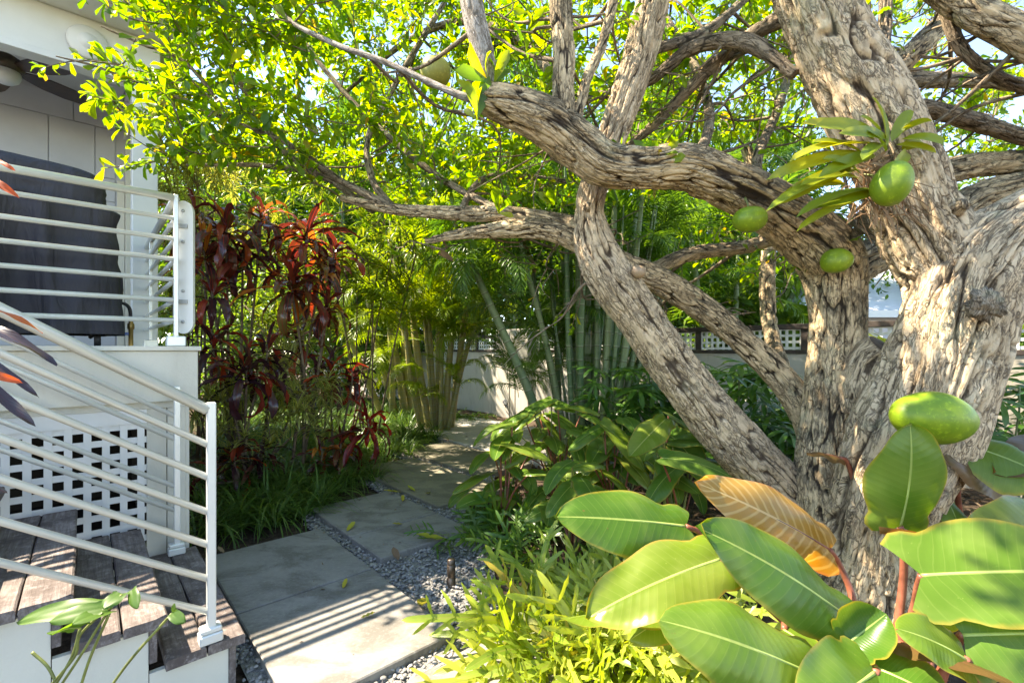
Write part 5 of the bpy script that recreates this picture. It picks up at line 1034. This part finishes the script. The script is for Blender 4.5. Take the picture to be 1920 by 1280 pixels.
fr = crown(760, 470, 8.6, 6, .8, 1.15)+crown(840, 500, 8.4, 9, .8, 1.1)+crown(700, 560, 8.6, 4, .8, 1.1)+crown(800, 620, 8.2, 8, .6, .9)+crown(870, 470, 8.8, 8, .8, 1.1)+crown(860, 720, 8.2, 6, .4, .6, (.2, 1.3))+crown(740, 600, 7.7, 8, .5, .8, (-.2, 1.1))+crown(850, 640, 7.9, 8, .5, .7, (0, 1.2))+crown(900, 600, 8.4, 8, .6, .9, (-.1, 1.2))+crown(720, 700, 8., 5, .4, .6, (.1, 1.2))+crown(840, 580, 7.8, 8, .5, .8, (-.2, 1.1))+crown(900, 530, 7.6, 8, .6, .8, (-.2, 1.1))+crown(790, 520, 7.5, 8, .6, .9, (-.2, 1.1))+crown(790, 740, 8.2, 6, .4, .6, (.2, 1.3))
palm('yellow green clumping palm with ringed canes at the bend of the path', W(820, 775, 8.6)*[1, 1, 0]-[0, 0, .05],
     [(838, 770, 905, 560, 8.3, 12), (826, 772, 836, 520, 8.2, 10), (815, 770, 800, 540, 8.4, 12), (832, 772, 860, 500, 8.4, 12), (806, 768, 770, 560, 8.5, 13), (820, 772, 820, 480, 8.6, 10), (845, 768, 880, 540, 8.6, 13), (798, 765, 745, 520, 8.7, 12), (812, 770, 785, 500, 8.3, 9), (840, 765, 850, 560, 8.8, 10), (790, 765, 760, 600, 8.4, 9)], fr, 'palm', 'cane_yellow', .05)
fr = crown(690, 570, 9.6, 7, .8, 1.1)+crown(730, 640, 9.5, 7, .7, 1.0)+[(765, 560, 6.4, 2.9, .7, .9), (760, 590, 6.3, 3.5, .5, .85), (755, 540, 6.4, 3.2, .8, .95), (770, 600, 6.3, 4.0, .6, .8), (740, 580, 6.5, 3.3, .6, .8), (780, 630, 6.3, 3.1, .5, .7), (760, 620, 7.7, 2.8, .3, .8), (790, 560, 7.6, 3.6, .7, .85), (800, 590, 7.5, .2, .6, .8), (820, 600, 7.5, 3.1, .6, .8), (690, 620, 7.8, 3.9, .5, .8)]
palm('sunlit clumping palm with drooping pale fronds by the far wall', W(730, 745, 10.)*[1, 1, 0]-[0, 0, .05],
     [(760, 745, 720, 560, 9.8, 13), (735, 745, 730, 600, 9.6, 12), (770, 745, 740, 520, 10., 13), (745, 745, 690, 560, 9.8, 12), (720, 745, 640, 600, 9.8, 12)], fr, 'palm', 'cane_yellow', .05)
fr = crown(930, 430, 6.6, 9, .8, 1.1)+crown(1060, 400, 6.8, 10, .9, 1.2)+crown(1150, 440, 6.6, 9, .8, 1.1)+crown(1000, 480, 6.9, 9, .8, 1.0)+crown(1240, 430, 6.8, 9, .9, 1.2)+crown(1090, 620, 6.4, 7, .4, .55)+crown(960, 500, 6.0, 9, .55, .8, (-.3, 1.1))+crown(1000, 600, 7.4, 10, .7, 1., (-.1, 1.3))+crown(1090, 610, 7.4, 10, .7, 1., (-.1, 1.3))+crown(1200, 620, 7.2, 10, .7, 1., (-.1, 1.3))+crown(1050, 690, 7.1, 9, .5, .8, (0, 1.3))+crown(960, 690, 7.4, 8, .45, .7, (0, 1.3))+crown(1140, 680, 7., 8, .5, .8, (0, 1.3))+crown(1050, 470, 5.9, 9, .55, .8, (-.3, 1.1))+crown(1180, 480, 6.0, 8, .55, .8, (-.3, 1.1))+crown(900, 470, 6.4, 8, .6, .9, (-.3, 1.1))+crown(980, 720, 6.2, 7, .35, .5, (.2, 1.2))+crown(1150, 700, 6.2, 7, .4, .5, (.1, 1.1))+crown(1200, 520, 6.8, 8, .6, .9)+[(1010, 610, 6.0, 2.9, .5, .75), (1000, 560, 5.9, 3.4, .6, .8), (1040, 540, 6.0, 2.6, .7, .9), (980, 520, 6.2, 3.0, .5, .9), (1090, 540, 5.9, .2, .6, .8), (1110, 580, 6.0, -.3, .5, .7), (1050, 500, 6.1, 3.6, .8, .9), (1070, 520, 6.1, 4.7, .9, .7), (1150, 540, 6.2, .6, .6, .9), (1020, 480, 6.2, 3.2, .4, 1.0), (1100, 470, 6.3, 5.6, .5, 1.0)]
palm('palm clump with thick green bamboo like canes in front of the cream wall', W(1060, 820, 6.3)*[1, 1, 0]-[0, 0, .05],
     [(1042, 860, 905, 540, 6.0, 17), (1068, 860, 975, 455, 6.1, 13), (1090, 860, 1085, 440, 6.2, 15), (1100, 860, 1050, 430, 6.4, 12), (1105, 860, 1108, 420, 6.5, 12), (1125, 860, 1180, 480, 6.3, 15), (1115, 860, 1150, 560, 6.2, 11), (1132, 855, 1200, 540, 6.5, 13), (1140, 855, 1215, 600, 6.4, 11), (1060, 860, 1000, 520, 6.6, 11), (1108, 860, 1128, 450, 6.8, 11), (1150, 850, 1240, 560, 6.7, 12), (1086, 860, 1070, 500, 6.9, 12), (1050, 860, 1030, 480, 7.0, 11), (1120, 860, 1160, 430, 6.9, 10), (1138, 860, 1170, 620, 6.3, 8), (1072, 860, 1040, 600, 6.3, 7), (1095, 860, 1098, 430, 5.9, 15), (1112, 860, 1118, 430, 5.9, 13), (1126, 860, 1150, 440, 5.8, 15), (1135, 860, 1190, 500, 5.9, 14), (1144, 855, 1205, 560, 6.0, 13), (1080, 860, 1062, 440, 5.9, 12), (1152, 850, 1225, 590, 6.0, 12), (1128, 860, 1135, 460, 6.4, 10), (1104, 860, 1130, 600, 5.8, 6), (1140, 860, 1160, 560, 5.9, 7)], fr, 'palm_dark', 'cane', .05)
fr = crown(1380, 560, 8.2, 10, .8, 1.1)+crown(1300, 480, 8.4, 9, .9, 1.2)+crown(1400, 440, 8.6, 9, .9, 1.2)+crown(1330, 400, 9., 9, 1., 1.3)
palm('dark palm crown over the lattice fence behind the crossing limbs', W(1350, 700, 8.4)*[1, 1, 0]-[0, 0, .05], [(1360, 700, 1380, 560, 8.3, 12), (1340, 700, 1300, 480, 8.4, 12), (1370, 700, 1400, 440, 8.6, 12), (1350, 700, 1330, 400, 9., 12)], fr, 'palm_dark', 'cane', .05)
for (lab, x, y, Y, n, s0) in (('tall palm far behind the smooth pale branch', 960, 200, 11., 14, 1.4), ('tall palm far behind the bright foliage left of centre', 640, 300, 12., 14, 1.5), ('tall palm far behind the upper limbs right of centre', 1230, 260, 11., 14, 1.4), ('tall palm far behind the orchid clump', 1480, 330, 12., 12, 1.3)):
    palm(lab, W(x, 700, Y)*[1, 1, 0]-[0, 0, .05], [(x+10, 700, x, y, Y, 12)], crown(x, y, Y, n, s0, s0*1.3, (-.5, 1.3)), 'palm_dark', 'cane', .05, 'palm', 'tall palms beyond the garden wall')
# hanging dry palm sheath
b = MB(); x, y, z = frames(unit(W(1012, 520, 6.)-W(968, 432, 5.95))[None], np.array([0, -1., .2])); b.inst(blade(.62, .1, prof_pow(.4, .5), 10, 4, .5, .2), W(966, 430, 5.95)[None], x, y, z, 1., [.3]); tag(obj('dry_sheath', b, M['dry'], loc=W(966, 430, 5.95)), 'tan dry palm sheath peeling from a tall green cane', 'palm sheath')
b = MB(); x, y, z = frames(unit(W(862, 492, 4.1)-W(806, 462, 4.2))[None], np.array([0, -1., .4])); b.inst(blade(.27, .065, prof_pow(.6, .6), 8, 4, .3, .3), W(806, 462, 4.2)[None], x, y, z, 1., [.8]); tag(obj('dry_leaf', b, M['dry'], loc=W(806, 462, 4.2)), 'curled tan dry leaf caught on a low limb', 'dry leaf')
# ---- lady palms
def fan_mesh(seed):
    rs = np.random.default_rng(seed); m = MB(); n = rs.integers(7, 10); m.tube([(0, 0, 0), (0, .12, .02), (0, .25, .0)], [.003, .003, .003], 5, caps=False)
    for k in range(n):
        a = (k/(n-1)-.5)*3.9; d = unit(np.array([math.sin(a), math.cos(a)*1.0, rs.uniform(-.05, .15)])); x, y, z = frames(d[None], np.array([0, 0, 1.])); m.inst(blade(.30*rs.uniform(.8, 1.05), .045, prof_pow(.55, .3), 6, 2, .2, rs.uniform(.4, 1.2)), np.array([[0, .25, 0]]), x, y, z, 1., [rs.random()*.2])
    me = m.data('fan_leaf'); me.materials.append(M['rhapis']); return me
FAN = [fan_mesh(k) for k in range(6)]
def ladypalm(label, px0, px1, py0, py1, Y, n, s=1.):
    c = W((px0+px1)/2, 700, Y)*[1, 1, 0]-[0, 0, .05]; p = thing('lady_palm', label, 'lady palm', c, 'lady palms along the wall'); m = MB()
    for k in range(n):
        q = W(ru(px0, px1), ru(py0, py1), Y+ru(-.4, .4)); a = ru(0, 6.283); el = ru(-.5, .6); d = np.array([math.cos(a)*math.cos(el), math.sin(a)*math.cos(el)-.4, math.sin(el)-.15]); X, Yv, Z = frames(d[None], np.array([.01, -.3, 1.])); inst_obj('fan_leaf', random.choice(FAN), p, q, X[0], Yv[0], Z[0], s*ru(.75, 1.15))
        if k % 4 == 0: m.tube([q, (q+c)/2+[(q[0]-c[0])*.3, 0, -.1], np.array([q[0]*.6+c[0]*.4, q[1]*.6+c[1]*.4, -.05])], [.006, .008, .01], 6, 10, caps=False)
    obj('stem', m, M['cane'], p)
ladypalm('lady palm thicket between the green canes and the leaning trunk', 1130, 1330, 690, 810, 5.2, 85, 1.0)
ladypalm('lady palm behind the forked trunk, under the lattice fence', 1340, 1530, 680, 860, 4.4, 70)
ladypalm('lady palm at the right edge beyond the biggest fruit', 1830, 2010, 690, 860, 3.6, 46, .9)
ladypalm('lady palm low in the shade left of the middle trunk foot', 1400, 1520, 800, 930, 3.9, 26, .8)
b = thing('leafy_shrub', 'young light green plant standing on the wall by the sawn stub', 'shrub', W(1660, 665, 5.))
for k in range(14):
    a = ru(0, 6.283); d = np.array([math.cos(a), math.sin(a)*.6, ru(.4, 1.5)]); x, y, z = frames(unit(d)[None], np.array([0, -.3, 1.])); m = MB(); m.inst(blade(ru(.25, .42), .055, prof_pow(.5, .5), 7, 2, .3, ru(.3, 1.2)), (W(1660, 660, 5.)+RNG.normal(size=3)*.05)[None], x, y, z, 1., [ru(0, 1)]); obj('leaf', m, M['orchid'], b)
# ---- low ground plants in the far beds
gp = MB(); P = []; 
for (px, py, r, n) in ((740, 775, 1.3, 160), (880, 785, .5, 50), (700, 765, 1.5, 140), (810, 785, .8, 60)):
    c = G(px, py)
    for _ in range(n): P.append(c+np.array([RNG.normal()*r*.5, RNG.normal()*r*.5, .02]))
P = np.repeat(np.array(P), 6, 0); a = RNG.random(len(P))*6.283; X, Yv, Z = frames(np.stack([np.cos(a), np.sin(a), RNG.uniform(.3, 1.4, len(P))], -1), np.array([0, 0, 1.])); gp.inst(blade(.2, .03, prof_pow(.5, .6), 5, 2, .2, 1.2), P, X, Yv, Z, RNG.uniform(.6, 1.3, len(P)))
kind(obj('ground_cover', gp, M['hedge_leaf']), 'stuff', 'low green ground cover in the far bed before the palms', 'ground cover')
# ---- litter
lt = MB(); P = []
for _ in range(5200):
    u_, v_ = RNG.uniform(1.0, 7.), RNG.uniform(-1.5, 6.5)
    if in_slab(np.array([u_]), np.array([v_]), .03)[0] or (u_ < np.interp(v_, [.6, 1.9, 2.9, 3.6, 6], [1.9, 1.9, 2.5, 3.0, 4.2])): continue
    p = H(u_, v_, 0); P.append(p+np.array([0, 0, -.045+.10*math.exp(-(((p[0]-1.75)/1.1)**2+((p[1]-2.9)/1.2)**2))+RNG.random()*.03]))
nP = len(P)
for _ in range(420):
    u_, v_ = RNG.uniform(.6, 4.1), RNG.uniform(1.9, 5.9)
    if in_slab(np.array([u_]), np.array([v_]), -.01)[0] and vn(np.array([[u_*1.7, v_*1.7, 3.]]))[0] > .42: P.append(H(u_, v_, .004))
P = np.array(P); X, Yv, Z = frames(rdir(len(P))*[1, 1, .3], unit(rdir(len(P))*.5+[0, 0, 1.])); LB = [blade(1., .45, prof_pow(.7, .6), 5, 2, f_, d_, .03) for f_, d_ in ((.5, .8), (-.3, 1.4), (.8, .3))]
for k in range(3): lt.inst(LB[k], P[k::3], X[k::3], Yv[k::3], Z[k::3], np.where(np.arange(len(P))[k::3] < nP, RNG.uniform(.03, .11, len(P[k::3])), RNG.uniform(.006, .03, len(P[k::3]))))
kind(obj('leaf_litter', lt, M['litter']), 'stuff', 'brown dry leaf litter on the soil under the ferns and the tree', 'leaf litter')
# ---- fallen leaves on the slabs
for (px, py, s_, lab) in ((650, 995, .07, 'yellow curled leaf on the joint between the two left slabs'), (752, 922, .10, 'long pale yellow leaf on the dark pebbles of the narrow gap'), (778, 920, .07, 'yellow leaf curled up on the second shaded slab beside a long one'), (806, 923, .06, 'small yellow leaf on the shaded slab nearest the philodendron'), (755, 939, .06, 'small green yellow leaf on the shaded slab edge'), (755, 981, .055, 'lone yellow green leaf near the middle of the narrow slab'), (643, 1102, .045, 'tiny yellow leaf on the striped slab at its far seam'), (677, 1157, .04, 'tiny green leaf in the sun on the striped slab'), (420, 1036, .05, 'dark brown curled leaf at the far edge of the shaded slab by the stair post'), (792, 1120, .10, 'cream yellow leaf lying on the sunlit pebbles'), (747, 1050, .08, 'brown dry leaf on the pebbles near the narrow slab'), (838, 1010, .13, 'long yellow stalk leaf along the near edge of the narrow slab'), (690, 898, .05, 'small yellow leaf by the grass edge')):
    p = G(px, py, .006); a = ru(0, 6.28); x, y, z = frames(np.array([[math.cos(a), math.sin(a), .12]]), unit(np.array([ru(-.2, .2), ru(-.2, .2), 1.]))); m = MB(); m.inst(blade(s_*1.8, s_*.62, prof_pow(.7, .6), 6, 2, .35, -.3, .003), p[None], x, y, z, 1., [.95 if 'brown' in lab else ru(0, .6)]); tag(obj('fallen_leaf', m, M['fallen' if 'brown' not in lab else 'litter'], loc=p), lab, 'fallen leaf', 'fallen leaves on the path')
# ---- trees and bushes beyond the wall
def bgtree(label, px, Y, ztop, rad, n, mat, ls, group='trees beyond the garden wall', zc=None, name='background_tree'):
    c = W(px, 700, Y)*[1, 1, 0]-[0, 0, .05]; t = thing(name, label, 'tree' if name != 'bush' else 'bush', c, group); zc = zc or ztop-rad[2]; cen = c+[0, 0, zc]; tr_ = MB(); lf_ = MB()
    tr_.tube([c, c+[.1, 0, zc*.5], cen+[0, 0, -rad[2]*.2]], [.14, .12, .08] if name != 'bush' else [.04, .03, .02], 10, 20); K = 60; P = []; D = []
    for k in range(K):
        o = unit(RNG.normal(size=3))*np.array(rad)*RNG.random()**.33; q = cen+o
        tr_.tube([cen+[0, 0, -rad[2]*.5*RNG.random()], cen+o*.5+RNG.normal(size=3)*.1, q], [.045, .03, .01] if name != 'bush' else [.012, .01, .005], 6, 8, caps=False)
        m_ = n//K; s_ = RNG.normal(size=(m_, 3))*np.array(rad)*.17; P.append(q+s_); D.append(unit(s_+o*.2+RNG.normal(size=(m_, 3))*.12+[0, 0, -.05]))
    P = np.concatenate(P); D = np.concatenate(D); X, Yv, Z = frames(D, unit(RNG.normal(size=P.shape)*.6+[0, 0, 1.])); bl_ = [blade(1., .38, prof_pow(.7, .55), 4, 2, .25, d_) for d_ in (.4, 1.)]
    for k in range(2): lf_.inst(bl_[k], P[k::2], X[k::2], Yv[k::2], Z[k::2], ls*RNG.uniform(.7, 1.2, len(P[k::2])))
    obj('trunk', tr_, M['twig'], t); obj('crown', lf_, M[mat], t)
fw = MB(); n_ = 15000; P = np.stack([RNG.uniform(-30, 26, n_), RNG.uniform(17.5, 21, n_), RNG.random(n_)], -1); top = np.interp(P[:, 0], [-30, -12, 5, 7.5, 10, 26], [6.5, 9., 9., 5., 3.2, 3.4])+1.2*(vn(np.stack([P[:, 0]*.5, P[:, 0]*0, P[:, 0]*0], -1))-.5); P[:, 2] = P[:, 2]**.8*top
X, Yv, Z = frames(rdir(n_), unit(rdir(n_)+[0, -.8, .4]))
fw.inst(blade(1., .45, prof_pow(.7, .6), 4, 2, .2, .5), P, X, Yv, Z, RNG.uniform(.35, .75, n_)); kind(obj('woodland', fw, M['far_leaf']), 'stuff', 'mass of far green trees beyond the neighbouring gardens', 'woodland')
bgtree('broad leafy tree behind the house roof and left foliage', 430, 14., 7.2, (3.0, 2.2, 2.9), 11000, 'far_leaf', .25)
bgtree('dense tree behind the smooth upright branch', 760, 14., 8.4, (3.4, 2.2, 3.6), 15000, 'far_leaf', .25)
bgtree('dense tree behind the two upright limbs at the centre', 1080, 13., 8.4, (3.2, 2.2, 3.6), 15000, 'far_leaf', .25)
bgtree('open tree behind the top left of the big limb', 1370, 13., 7.8, (2.4, 2., 3.0), 10000, 'far_leaf', .25)
bgtree('sparse tree showing sky behind the right limbs', 1700, 12., 5.9, (2.2, 1.8, 1.6), 2400, 'far_leaf', .18)
bgtree('tall thin crowned tree at the far right', 1930, 10., 6.2, (1.4, 1.4, 2.0), 1900, 'far_leaf', .18)
bgtree('bright bush with broad leaves over the lattice fence', 1420, 8.6, 2.6, (1.0, .7, .8), 1500, 'hedge_leaf', .30, 'bushes beyond the garden wall', None, 'bush')
bgtree('bright bush beyond the lattice fence left of the middle trunk', 1500, 9.2, 2.3, (.8, .6, .6), 1100, 'hedge_leaf', .26, 'bushes beyond the garden wall', None, 'bush')
bgtree('green bush beyond the wall at the right frame edge', 1930, 8., 2.2, (.9, .6, .7), 1300, 'hedge_leaf', .2, 'bushes beyond the garden wall', None, 'bush')
bgtree('dark hedge bush in the shade behind the green canes', 1190, 10.6, 4.4, (2.0, .8, 2.1), 5200, 'far_leaf', .2, 'bushes beyond the garden wall', None, 'bush')
bgtree('bushy growth behind the yellow palms and far wall', 780, 13.5, 4.0, (3.2, 1., 2.0), 5200, 'hedge_leaf', .2, 'bushes beyond the garden wall', None, 'bush')
bgtree('bushy growth behind the crotons left of the far wall', 520, 11., 3.2, (2.0, .8, 1.7), 4200, 'hedge_leaf', .18, 'bushes beyond the garden wall', None, 'bush')
# ================================================================== CAMERA, LIGHT
cam = bpy.data.cameras.new('camera'); co = bpy.data.objects.new('camera', cam); COL.objects.link(co)
cam.sensor_width = 36; cam.lens = F_PX/1920*36; cam.shift_y = (HY-640)/1920; cam.clip_start = .02; cam.clip_end = 600
co.location = (0, 0, CAM_H); co.rotation_euler = (R_(90), 0, 0); sc.camera = co
S = unit(-.45*UD+.55*VD+np.array([0, 0, 1.]))
EL = math.asin(S[2]); AZ = math.atan2(S[0], S[1])
sl = bpy.data.lights.new('sun', 'SUN'); sl.energy = 3.9; sl.angle = R_(.53); sl.color = (1., .965, .9)
so = bpy.data.objects.new('sun', sl); COL.objects.link(so); so.rotation_euler = Vector(S).to_track_quat('Z', 'Y').to_euler()
w = bpy.data.worlds.new('World'); sc.world = w; w.use_nodes = True; nt = w.node_tree; bg = nt.nodes['Background']
sk = nt.nodes.new('ShaderNodeTexSky'); sk.sky_type = 'NISHITA'; sk.sun_disc = False; sk.sun_elevation = EL; sk.sun_rotation = AZ; sk.air_density = 1.; sk.dust_density = .1; sk.ozone_density = 3.5; sk.altitude = 2000
nt.links.new(sk.outputs[0], bg.inputs[0]); bg.inputs[1].default_value = .15
sc.view_settings.view_transform = 'Standard'; sc.view_settings.look = 'None'; sc.view_settings.gamma = 1; sc.view_settings.exposure = 2.4; sc.view_settings.use_white_balance = True; sc.view_settings.white_balance_temperature = 8000; sc.view_settings.white_balance_tint = 12
cy = sc.cycles; cy.max_bounces = 8; cy.diffuse_bounces = 4; cy.glossy_bounces = 3; cy.transmission_bounces = 5; cy.transparent_max_bounces = 4; cy.sample_clamp_indirect = 6; cy.caustics_reflective = False; cy.caustics_refractive = False; cy.use_denoising = True
